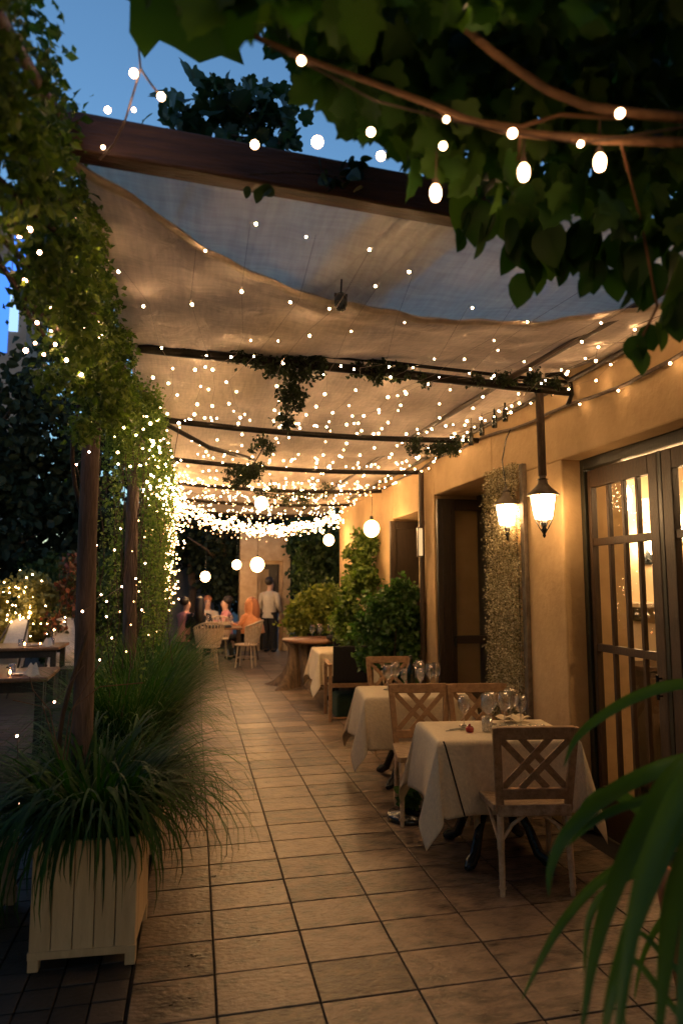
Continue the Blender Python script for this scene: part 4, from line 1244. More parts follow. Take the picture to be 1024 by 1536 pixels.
# ------------------------------------------------------------------ planters and grasses
def planter(name, label, loc, rz, w, d, h, mat, nb=5):
    t = thing(name, label, 'planter', loc, rz)
    for face in range(4):
        mb = MB()
        L = w if face % 2 == 0 else d
        hw = L / 2
        bw = L / nb
        for k in range(nb):
            x0 = -hw + k * bw + .002; x1 = -hw + (k + 1) * bw - .002
            mb.mm(x0, x1, -.011, .011, .075, h)
        o = mb.build('boards', mat, t, .003)
        if face == 0: o.location = (0, -d / 2 + .011, 0)
        if face == 2: o.location = (0, d / 2 - .011, 0)
        if face == 1: o.location = (w / 2 - .011, 0, 0); o.rotation_euler = (0, 0, PI / 2)
        if face == 3: o.location = (-w / 2 + .011, 0, 0); o.rotation_euler = (0, 0, PI / 2)
    for sx in (-1, 1):
        for sy in (-1, 1):
            MB().mm(sx * (w / 2 - .02) - .022, sx * (w / 2 - .02) + .022, sy * (d / 2 - .02) - .022, sy * (d / 2 - .02) + .022, 0, .08).build('foot', mat, t, .003)
    for sy in (-1, 1): MB().mm(-w / 2 - .004, w / 2 + .004, sy * (d / 2 - .003) - .009, sy * (d / 2 - .003) + .009, .05, .082).build('base_rail', mat, t, .003)
    MB().mm(-w / 2 + .024, w / 2 - .024, -d / 2 + .024, d / 2 - .024, h - .06, h - .03).build('soil', M['soil'], t)
    return t


planter('wooden_planter', 'cream boarded planter box at lower left holding the strappy plant', (-.425, 3.44, 0), -.06, .44, .42, .53, M['planter'])
planter('wooden_planter', 'grey weathered planter box half cut off at the left edge', (-1.13, 3.75, 0), -.05, .5, .42, .46, M['planter_grey'])
planter('wooden_planter', 'long cream planter hidden under the fine grass behind the first post', (-.38, 5.6, 0), 0, .44, 2.6, .45, M['planter'], 7)

t = thing('strappy_plant', 'dark arching strap-leaved plant spilling over the cream planter box', 'plant', (-.44, 3.46, .5))
n = 1050
R = np.sqrt(rng.random(n)) * .20; a = rng.uniform(0, 2 * PI, n)
P0 = np.stack([R * np.cos(a), R * np.sin(a), np.zeros(n)], 1)
a2 = a + rng.normal(0, .5, n)
V, Fc = blades(P0, np.stack([np.cos(a2), np.sin(a2)], 1), rng.uniform(.40, .92, n), rng.uniform(.008, .023, n), rng.uniform(1.7, 3.6, n), 9)
V[:, 2] = np.maximum(V[:, 2], -.30)
mesh_np('leaves', V, Fc, M['strap'], t, True)


def fine_grass(label, loc, sx, sy, n, lmin, lmax, bmin=.5, bmax=2.2):
    t = thing('ornamental_grass', label, 'grass clump', loc)
    P0 = np.stack([rng.uniform(-1, 1, n) * sx, rng.uniform(-1, 1, n) * sy, np.zeros(n)], 1)
    a = np.arctan2(P0[:, 1] * .25, P0[:, 0]) + rng.normal(0, 1.3, n)
    V, Fc = blades(P0, np.stack([np.cos(a), np.sin(a)], 1), rng.uniform(lmin, lmax, n), rng.uniform(.005, .0115, n), rng.uniform(bmin, bmax, n), 7)
    o = mesh_np('blades', V, Fc, M['fine'], t, True)
    return t


fine_grass('low fine grass tumbling onto the tiles just behind the strappy plant', (-.44, 4.3, .42), .16, .4, 2100, .45, .74, 1.2, 3.2)
fine_grass('tall hazy fine grass mound behind the first post', (-.43, 5.3, .42), .15, .6, 3600, .6, 1.05, .6, 2.4)
fine_grass('farther fine grass mound at the foot of the second post', (-.40, 6.7, .40), .17, .6, 3000, .7, 1.2, .6, 2.2)
t = thing('dry_stalk', 'few bare pale stalks arching left above the strappy plant', 'plant', (-.5, 3.6, .55))
mb = MB()
for (q) in ([(215, 1025), (150, 1025), (110, 1055), (80, 1100)], [(150, 985), (120, 1030), (95, 1065), (60, 1120)], [(70, 1055), (50, 1030), (75, 1060), (95, 1090)]):
    pass
def c_off(px, py): return at(px, py, 3.5) - Vector((-.5, 3.6, .55))
mb.tube([c_off(100, 1140), c_off(112, 1060), c_off(150, 1030), c_off(215, 1024)], .003, 5)
mb.tube([c_off(95, 1140), c_off(105, 1070), c_off(135, 1020), c_off(155, 985)], .0028, 5)
mb.tube([c_off(90, 1140), c_off(75, 1065), c_off(50, 1035), c_off(45, 1015)], .0025, 5)
mb.tube([c_off(90, 1140), c_off(65, 1060), c_off(20, 1050)], .0025, 5)
mb.build('stems', M['stem'], t)

# ------------------------------------------------------------------ foreground plant at lower right
t = thing('terracotta_pot', 'terracotta pot partly hidden by broad leaves at lower right', 'pot', (1.99, 2.3, 0))
MB().lathe([(.001, .0), (.17, .0), (.24, .5), (.265, .52), (.27, .6), (.25, .605), (.235, .54), (.001, .53)], 32).build('body', M['terracotta'], t)
MB().lathe([(.001, .545), (.233, .545)], 24).build('soil', M['soil'], t)
t = thing('broad_leaf_plant', 'broad strap-leaved plant arching in from the lower right close to the viewer', 'plant', (1.15, 1.45, .6))
c = t.location.copy()
def ribbon(pts, w, twist=0.0):
    pts = [Vector(p) for p in pts]
    # smooth by Catmull-Rom
    Q = []
    for i in range(len(pts) - 1):
        p0 = pts[max(i - 1, 0)]; p1 = pts[i]; p2 = pts[i + 1]; p3 = pts[min(i + 2, len(pts) - 1)]
        for s in np.linspace(0, 1, 7, endpoint=False):
            Q.append(.5 * ((2 * p1) + (p2 - p0) * s + (2 * p0 - 5 * p1 + 4 * p2 - p3) * s * s + (3 * p1 - p0 - 3 * p2 + p3) * s ** 3))
    Q.append(pts[-1])
    vs = []; fs = []; m = len(Q)
    for i, p in enumerate(Q):
        u = i / (m - 1)
        d = (Q[min(i + 1, m - 1)] - Q[max(i - 1, 0)]).normalized()
        side = d.cross(Vector((-.35, -1, .25))).normalized()
        side = (Matrix.Rotation(twist * u, 3, d) @ side)
        nrm = side.cross(d).normalized()
        ww = w * (.5 + .5 * min(1, u * 4)) * (1 - u ** 3.0) + .001
        vs += [p - side * ww / 2 + nrm * ww * .15, p - nrm * ww * .06, p + side * ww / 2 + nrm * ww * .15]
        if i: k = 3 * i; fs += [(k - 3, k - 2, k + 1, k), (k - 2, k - 1, k + 2, k + 1)]
    mb = MB(); mb.add(vs, fs, True)
    o = mb.build('leaf', M['fgstrap'], t); o.location = -c
    return o


ribbon([at(1130, 1030, 1.5), at(1024, 1026, 1.5), at(960, 1042, 1.5), at(900, 1075, 1.48), at(862, 1110, 1.45), at(845, 1150, 1.42)], 0.027)
ribbon([at(1100, 1120, 1.4), at(1024, 1140, 1.4), at(960, 1165, 1.4), at(900, 1200, 1.35), at(850, 1250, 1.3), at(826, 1300, 1.28), at(822, 1345, 1.26)], 0.035, .3)
ribbon([at(1080, 1200, 1.3), at(990, 1195, 1.3), at(920, 1215, 1.3), at(880, 1240, 1.3), at(850, 1270, 1.3)], 0.019)
ribbon([at(1090, 1090, 1.25), at(1010, 1160, 1.25), at(960, 1240, 1.2), at(920, 1330, 1.15), at(890, 1430, 1.1), at(870, 1560, 1.05)], 0.039)
ribbon([at(1090, 1140, 1.15), at(1030, 1200, 1.15), at(985, 1290, 1.1), at(945, 1390, 1.05), at(915, 1490, 1.0), at(900, 1600, .98)], 0.039, -.3)
ribbon([at(1110, 1180, 1.2), at(1050, 1240, 1.15), at(1010, 1340, 1.1), at(995, 1450, 1.05), at(985, 1580, 1.0)], 0.042)
ribbon([at(1100, 1240, 1.4), at(980, 1275, 1.4), at(900, 1320, 1.38), at(845, 1380, 1.35), at(810, 1440, 1.32), at(782, 1500, 1.3)], 0.022)
ribbon([at(1090, 1200, 1.1), at(1050, 1330, 1.05), at(1030, 1450, 1.0), at(1020, 1600, .95)], 0.045, .2)
ribbon([at(1110, 1260, 1.5), at(990, 1230, 1.5), at(920, 1190, 1.5), at(880, 1205, 1.5), at(862, 1240, 1.48)], 0.032)
ribbon([at(1060, 1580, 1.25), at(1000, 1500, 1.3), at(950, 1440, 1.35), at(930, 1460, 1.35), at(940, 1560, 1.3)], 0.013)
ribbon([at(1060, 1500, 1.3), at(1000, 1440, 1.4), at(960, 1400, 1.45), at(945, 1430, 1.45)], 0.013)
ribbon([at(1060, 1340, 1.3), at(1000, 1370, 1.4), at(965, 1430, 1.45), at(950, 1500, 1.45)], 0.014)
ribbon([at(1000, 1280, 1.35), at(930, 1320, 1.32), at(885, 1370, 1.3), at(875, 1460, 1.28)], 0.019)
ribbon([at(1120, 1060, 1.15), at(1060, 1120, 1.1), at(1000, 1220, 1.05), at(960, 1330, 1.0), at(935, 1470, .95), at(920, 1620, .92)], 0.035)

# ------------------------------------------------------------------ shrubs on the right
def shrub(name, label, loc, spec, nclump, n, r, size, mat, tpl=OVATE, pot=None, droop=.1):
    t = thing(name, label, 'shrub', loc)
    P = clumps(spec, nclump, n, r)
    P[:, 2] = np.maximum(P[:, 2], .05)
    foliage('foliage', P, size, M[mat], t, tpl, droop)
    zs = spec[0][2]
    mb = MB()
    for k in range(7):
        a = k * 2.4; q = .25 * zs
        mb.tube([(.03 * math.cos(a), .03 * math.sin(a), .02), (.1 * math.cos(a), .1 * math.sin(a), zs * .55), (spec[0][3] * .6 * math.cos(a), spec[0][3] * .6 * math.sin(a), zs * 1.1)], [.014, .01, .005], 6)
    mb.build('branch', M['bark'], t)
    return t


shrub('potted_shrub', 'bushy bright green shrub in front of the dark open door', (2.16, 7.35, 0), [(.08, 0, 1.05, .34, .3, .42), (.2, -.1, .82, .3, .28, .3), (-.1, .1, 1.25, .26, .25, .3), (.22, 0, 1.38, .18, .2, .3), (-.2, .1, 1.0, .2, .2, .3), (.1, 0, 1.55, .15, .15, .2)], 260, 8000, .07, .05, 'shrub')
t = thing('terracotta_pot', 'pale round pot under the bushy green shrub by the dark door', 'pot', (2.3, 7.2, 0))
MB().lathe([(.001, 0), (.14, 0), (.2, .3), (.23, .5), (.24, .53), (.22, .53), (.2, .46), (.001, .46)], 24).build('body', M['terracotta'], t)
shrub('tall_shrub', 'tall leafy shrub between the globe bulb and the dark shutter', (2.25, 9.0, 0), [(0, 0, 1.4, .3, .3, .7), (.05, .1, 2.0, .24, .25, .4), (-.1, 0, 1.0, .3, .3, .5)], 220, 7000, .08, .055, 'ivy', OVATE)
shrub('lime_shrub', 'yellow-green feathery shrub glowing behind the root table', (2.15, 12.1, 0), [(0, 0, 1.15, .42, .4, .35), (-.25, .1, 1.0, .3, .3, .25), (.2, 0, 1.4, .25, .3, .25)], 220, 7000, .1, .06, 'limeshrub', OVATE)
shrub('hedge_bush', 'tall dark hedge bush against the far end of the restaurant wall', (2.85, 13.6, 0), [(0, 0, 1.4, .7, .6, 1.35), (-.25, 0, 2.2, .5, .5, .6), (.3, 0, 2.3, .6, .5, .6), (-.3, 0, .8, .5, .5, .8)], 240, 7000, .16, .095, 'hedge', OVATE)
shrub('hedge_bush', 'tall dark hedge bush closing the gap right of the stone doorway', (3.1, 15.6, 0), [(0, 0, 1.5, .9, .5, 1.5), (-.3, 0, 2.7, .7, .5, .8), (.5, 0, 2.8, .7, .5, .8)], 260, 8000, .2, .1, 'hedge', OVATE)
# dark urn and hat-shaped vase on third table area
t = thing('dark_urn', 'dark round urn standing behind the third table before the shrubs', 'urn', (2.3, 10.2, 0))
MB().lathe([(.001, 0), (.16, 0), (.1, .08), (.14, .5), (.2, .75), (.3, .8), (.31, .84), (.14, .86), (.17, .95), (.18, 1.08), (.12, 1.2), (.001, 1.24)], 24).build('body', M['blackfab'], t)

# ------------------------------------------------------------------ far end: stone doorway building
far = thing('stone_outbuilding', 'warm-lit stone outbuilding with a dark doorway closing the walkway', 'building', (1.7, 16.6, 0))
mb = MB()
mb.mm(-.62, -.18, 0, .5, 0, 2.2).mm(.44, .62, 0, .5, 0, 2.2).mm(-.62, .62, 0, .5, 2.2, 2.95)
mb.build('wall', M['stone'], far, .02)
MB().mm(-.66, .66, -.05, .55, 2.951, 3.1).build('roof', M['dkwood'], far, .02)
MB().mm(-.18, .44, .1, .16, 2.12, 2.2).mm(-.18, -.1, .1, .16, 0, 2.12).mm(.36, .44, .1, .16, 0, 2.12).build('door_frame', M['stone'], far, .006)
MB().mm(-.1, .36, .3, .34, 0, 2.12).build('door', M['dkwood'], far, .006)
MB().mm(.44, .62, -.06, 0, 0, 2.95).build('pillar', M['stone'], far, .015)
MB().mm(-.1, .12, .28, .298, .9, 2.0).build('panel', M['plaster'], far)
t = MB().mm(-4.5, 1.0, 19.0, 19.2, 0, 2.4).build('boundary_wall', M['greywall'], bevel=.01); tag(t, 'dull grey garden wall far behind the seated diners', 'wall')


# ------------------------------------------------------------------ trees
def tree(label, loc, h, spec, nclump, n, r, size, mat='tree', name='garden_tree', group=None):
    t = thing(name, label, 'tree', loc, 0, group)
    mb = MB(); mb.tube([(0, 0, 0), (.05, .03, h * .3), (-.04, 0, h * .6), (.02, .05, h * .85)], [.14, .11, .08, .03], 10)
    for k in range(6):
        a = k * 1.05 + .3; z = h * (.3 + .08 * k)
        mb.tube([(0, 0, z), (.5 * math.cos(a), .5 * math.sin(a), z + .4), (1.0 * math.cos(a), 1.0 * math.sin(a), z + .7)], [.05, .035, .012], 7)
    mb.build('trunk', M['bark'], t)
    P = clumps(spec, nclump, n, r); P[:, 2] = np.maximum(P[:, 2], .1)
    foliage('crown', P, size, M[mat], t, OVATE, .2)
    return t


GT = 'dark trees behind the left garden'
tree('dark tall tree filling the left edge behind the posts', (-4.0, 14.5, 0), 6.8, [(0, 0, 4.6, 1.7, 1.5, 2.3), (-.8, 0, 2.6, 1.7, 1.4, 2.0), (.7, 0, 2.8, 1.2, 1.2, 2.2)], 260, 9000, .38, .16, group=GT)
tree('dark tree close behind the first post, left of the lit cascade', (-2.0, 15.5, 0), 5.4, [(0, 0, 3.5, 1.2, 1.2, 1.9), (-.3, 0, 2.0, 1.2, 1.2, 1.6)], 200, 7000, .34, .15, group=GT)
tree('dark tree far behind the diners at the end of the walkway', (-.1, 18.0, 0), 4.6, [(0, 0, 3.2, 1.3, .8, 1.2), (.7, 0, 2.4, .8, .7, .8)], 140, 5000, .3, .14, group=GT)
tree('dark tree left of the stone outbuilding behind the diners', (.75, 17.4, 0), 3.9, [(0, 0, 2.6, .55, .5, .9), (0, 0, 1.8, .5, .5, .7)], 80, 2600, .22, .12, group=GT)
tree('tall dark tree rising behind the hedge at the far end of the restaurant', (3.6, 19.5, 0), 6.0, [(0, 0, 3.6, 1.6, 1.0, 1.9), (-.9, 0, 2.2, 1.3, .9, 1.6)], 220, 8000, .32, .15, group=GT)
tree('tall dark tree standing directly behind the stone outbuilding', (1.6, 20.5, 0), 6.2, [(0, 0, 4.0, 1.5, .9, 1.9), (-.6, 0, 2.4, 1.3, .9, 1.7)], 220, 8000, .32, .15, group=GT)
tree('dark tree at the very left behind the blue-lit building edge', (-6.8, 13.0, 0), 5.2, [(0, 0, 3.2, 1.8, 1.5, 2.0), (.5, 0, 1.6, 1.6, 1.2, 1.4)], 200, 6000, .38, .16, group=GT)
shrub('hedge_bush', 'dark hedge bush behind the wooden tables of the left garden', (-1.9, 13.4, 0), [(0, 0, 1.0, 1.2, .6, 1.0), (-.8, 0, 1.4, .8, .6, .8), (.7, 0, 1.5, .7, .6, 1.0)], 200, 6000, .2, .1, 'hedge')
shrub('golden_bush', 'bush lit gold from within beside the left garden tables', (-2.75, 11.9, 0), [(0, 0, 1.2, .62, .5, .62), (-.4, 0, .9, .5, .4, .5), (.35, 0, 1.35, .4, .4, .4)], 160, 4600, .13, .085, 'goldbush')
bl = [tuple(Vector((-2.75 + random.gauss(0, .4), 11.4 + random.gauss(0, .15), 1.2 + random.gauss(0, .38)))) for k in range(95)]
light_string('fairy lights wrapped inside the golden bush', [(-2.75, 11.6, .3), (-2.9, 11.5, 1.0), (-2.6, 11.5, 1.5)], bl, B_SM)
shrub('flowering_shrub', 'small red and orange flowering shrub beside the golden bush', (-2.0, 11.6, 0), [(0, 0, 1.9, .25, .2, .2), (.1, 0, 1.6, .2, .2, .3), (-.1, 0, 1.2, .2, .2, .5)], 50, 900, .09, .07, 'redleaf')
shrub('flowering_shrub', 'red flowering shrub cut off at the left edge of the garden', (-3.6, 11.0, 0), [(0, 0, 1.3, .3, .3, .3), (0, 0, .8, .3, .3, .6)], 50, 900, .1, .07, 'redleaf')

t = thing('lit_building', 'tall dark building behind the trees with blue lit windows at far left', 'building', (-8.0, 25.0, 0))
MB().mm(-2.2, 1.9, 0, 3, 0, 14.5).build('wall', M['greywall'], t)
MB().mm(-2.4, 2.0, -.1, 3.1, 14.501, 14.8).build('roof', M['dkwood'], t)
MB().mm(1.35, 1.75, -.06, -.01, 12.4, 14.2).build('window', M['blue'], t)
MB().mm(.4, 1.3, -.06, -.01, 9.8, 13.2).build('window', M['blue'], t)
MB().mm(1.32, 1.62, -.06, -.01, 10.6, 12.2).build('window', M['bluewhite'], t)

# ------------------------------------------------------------------ left garden tables
def wood_table(label, loc, rz, a, b):
    t = thing('wooden_table', label, 'table', loc, rz, 'wooden tables in the left garden')
    MB().mm(-a, a, -b, b, .72, .765).build('tabletop', M['tablewood'], t, .012)
    for sx in (-1, 1):
        for sy in (-1, 1):
            MB().bar((sx * (a - .08), sy * (b - .08), 0), (sx * (a - .08), sy * (b - .08), .72), .07, .07).build('leg', M['dkwood'], t, .006)
    for sy in (-1, 1): MB().mm(-a + .1, a - .1, sy * (b - .065) - .015, sy * (b - .065) + .015, .62, .72).build('apron', M['dkwood'], t)
    return t


wt = wood_table('wooden table nearest the posts in the left garden', (-1.98, 7.3, 0), .05, .62, .42)
dup(wt, (-2.45, 10.5, 0), 0, 'farther wooden table before the golden bush', 'wooden tables in the left garden')


def plate(loc, label):
    t = MB().lathe([(.001, .004), (.07, .003), (.11, .014), (.112, .017), (.07, .008), (.001, .008)], 24).build('plate', M['china']); t.location = loc
    tag(t, label, 'plate', 'plates on the garden tables'); return t


plate((-1.62, 7.15, .766), 'white plate at the right end of the nearer garden table')
plate((-2.05, 7.1, .766), 'white plate in the middle of the nearer garden table')
plate((-2.2, 10.35, .766), 'white plate on the farther garden table')
for x, y, lab in [(-1.75, 7.3, 'tumbler beside the right plate on the nearer garden table'), (-1.95, 7.35, 'tumbler in the middle of the nearer garden table'), (-2.15, 7.3, 'tumbler at the left of the nearer garden table'), (-2.0, 10.5, 'tumbler at the right of the farther garden table'), (-2.4, 10.4, 'tumbler in the middle of the farther garden table')]:
    tumbler((x, y, .766), lab, 'tumblers on the garden tables')
for x, y, z, lab in [(-1.86, 7.2, .766, 'tiny candle burning on the nearer garden table'), (-2.12, 10.3, .766, 'tiny candle burning on the farther garden table')]:
    t = thing('tea_light', lab, 'candle', (x, y, z))
    MB().lathe([(.001, 0), (.02, 0), (.022, .03), (.018, .03), (.001, .02)], 12).build('cup', M['glass'], t)
    MB().lathe([(.001, .02), (.006, .028), (.004, .042), (.001, .052)], 8).build('flame', M['candle'], t)


def sling_chair(label, loc, rz):
    t = thing('sling_chair', label, 'chair', loc, rz, 'white sling chairs in the left garden')
    MB().grid(lambda u, v: ((u - .5) * .52 * (1 - .25 * v), -.05 + .42 * v + .0, .42 + .0 * v - .05 * math.sin(PI * v)), 8, 8).build('seat', M['whitefab'], t)
    MB().grid(lambda u, v: ((u - .5) * .5 * (1 - .45 * v), -.05 - .28 * v - .05 * math.sin(PI * v), .40 + .68 * v + .03 * math.sin(PI * u)), 10, 12).build('backrest', M['whitefab'], t)
    MB().grid(lambda u, v: ((u - .5) * .36, -.0 - .06 * v + .07 * math.sin(PI * u) * math.sin(PI * v), .44 + .24 * v), 10, 10).build('cushion', M['whitefab'], t)
    for sx in (-1, 1):
        MB().tube([(sx * .25, .34, 0), (sx * .26, .1, .4), (sx * .14, -.34, 1.08)], .016, 8).build('leg', M['dkwood'], t)
        MB().tube([(sx * .25, -.32, 0), (sx * .26, .0, .3), (sx * .25, .36, .44)], .016, 8).build('leg', M['dkwood'], t)
    return t


sc_ = sling_chair('white sling chair behind the farther wooden table', (-1.95, 11.2, 0), PI + .2)
dup(sc_, (-2.75, 11.05, 0), PI - .3, 'white sling chair at the left behind the farther wooden table, before the golden bush', 'white sling chairs in the left garden')
for x, y, lab in [(-1.5, 7.0, 'folded pale napkin at the right end of the nearer garden table'), (-2.0, 6.98, 'folded pale napkin at the front of the nearer garden table'), (-2.0, 10.2, 'folded pale napkin at the right of the farther garden table')]:
    t = MB().grid(lambda u, v: ((u - .5) * .16 * (1 - .6 * v), (v - .5) * .06, .002 + .11 * v + .012 * math.sin(u * 9)), 12, 8).build('napkin', M['linen']); t.location = (x, y, .767); tag(t, lab, 'napkin', 'napkins on the garden tables')
for x, y, lab in [(-1.7, 7.02, 'added tiny candle brightening the right front of the nearer garden table'), (-2.3, 10.2, 'added tiny candle brightening the left of the farther garden table')]:  # extra tea lights added to brighten the garden tabletops
    t = thing('tea_light', lab, 'candle', (x, y, .766))
    MB().lathe([(.001, 0), (.02, 0), (.022, .03), (.018, .03), (.001, .02)], 12).build('cup', M['glass'], t)
    MB().lathe([(.001, .02), (.009, .032), (.006, .05), (.001, .064)], 8).build('flame', M['candle'], t)
for k, (x, y, rz, lab) in enumerate([(-1.2, 7.2, PI / 2, 'dark wooden chair at the right end of the nearer garden table'), (-1.62, 10.3, PI / 2, 'dark wooden chair at the right end of the farther garden table')]):
    t = thing('garden_chair', lab, 'chair', (x, y, 0), rz, 'dark chairs in the left garden')
    MB().mm(-.21, .21, -.21, .21, .43, .46).build('seat', M['dkwood'], t, .006)
    MB().grid(lambda u, v: ((u - .5) * .42, -.21 - .08 * v + .03 * math.sin(PI * u), .46 + .42 * v), 8, 6).build('backrest', M['dkwood'], t)
    for sx in (-1, 1):
        for sy in (-1, 1): MB().bar((sx * .19, sy * .19, 0), (sx * .18, sy * .18, .43), .035, .035).build('leg', M['dkwood'], t, .004)

# ------------------------------------------------------------------ rattan seats and table at the far end
def rattan_chair(label, loc, rz):
    t = thing('rattan_chair', label, 'chair', loc, rz, 'rattan chairs round the far table')
    MB().lathe([(.001, .43), (.22, .43), (.235, .445), (.22, .462), (.001, .455)], 24).build('seat', M['rattan'], t)
    mb = MB()
    n = 13
    for k in range(n):
        a = -PI * .95 + PI * .9 * k / (n - 1)
        c, s = math.cos(a), math.sin(a); h = .80 + .12 * math.sin(PI * k / (n - 1))
        mb.tube([(.21 * c, .21 * s, .44), (.26 * c, .28 * s, .65), (.29 * c, .33 * s, h)], .012, 6)
    top = []
    for k in range(n):
        a = -PI * .95 + PI * .9 * k / (n - 1); top.append((.29 * math.cos(a), .33 * math.sin(a), .80 + .12 * math.sin(PI * k / (n - 1))))
    mb.tube(top, .018, 8)
    mb.grid(lambda u, v: ((.245 + .03 * v) * math.cos(-PI * .95 + PI * .9 * u), (.245 + .06 * v) * math.sin(-PI * .95 + PI * .9 * u), .5 + .3 * v), 24, 6)
    mb.build('backrest', M['rattan'], t)
    for k in range(4):
        a = PI / 4 + k * PI / 2
        MB().tube([(.18 * math.cos(a), .18 * math.sin(a), .44), (.24 * math.cos(a), .24 * math.sin(a), 0)], .015, 8).build('leg', M['rattan'], t)
    mb = MB(); mb.tube([(.2 * math.cos(PI / 4 + k * PI / 2), .2 * math.sin(PI / 4 + k * PI / 2), .2) for k in (0, 1, 2, 3, 0)], .009, 6); mb.build('stretcher', M['rattan'], t)
    return t


rc = rattan_chair('pale rattan chair turned sideways at the right of the far table', (1.02, 13.5, 0), 1.25)
dup(rc, (.28, 13.2, 0), .15, 'rattan stool-like chair on the near side of the far table', 'rattan chairs round the far table')
dup(rc, (.55, 15.0, 0), PI, 'rattan chair behind the far table among the diners', 'rattan chairs round the far table')
t = thing('dining_table', 'far wooden dining table with a pale cloth among the diners', 'table', (.55, 14.1, 0))
MB().mm(-.42, .42, -.35, .35, .72, .76).build('tabletop', M['tablewood'], t, .01)
for sx in (-1, 1):
    for sy in (-1, 1): MB().bar((sx * .36, sy * .3, 0), (sx * .36, sy * .3, .72), .05, .05).build('leg', M['brwood'], t, .005)
t = MB().mm(-.2, .3, -.3, .2, .763, .79).build('folded_cloth', M['blackfab'], bevel=.012); t.location = (.45, 14.05, 0); tag(t, 'dark folded cloth lying on the far dining table', 'cloth')
for x, y, lab in [(.75, 14.2, 'stemmed glass at the right of the far dining table'), (.3, 14.2, 'stemmed glass at the left of the far dining table')]:
    wine_glass((x, y, .762), 1.2, lab, 'wine glasses on the far dining table')
t = thing('dining_table', 'second far table farther back under the lowest globe bulb', 'table', (.15, 15.9, 0))
MB().mm(-.5, .5, -.35, .35, .72, .76).build('tabletop', M['linen'], t, .01)
for sx in (-1, 1):
    for sy in (-1, 1): MB().bar((sx * .4, sy * .3, 0), (sx * .4, sy * .3, .72), .05, .05).build('leg', M['brwood'], t, .005)

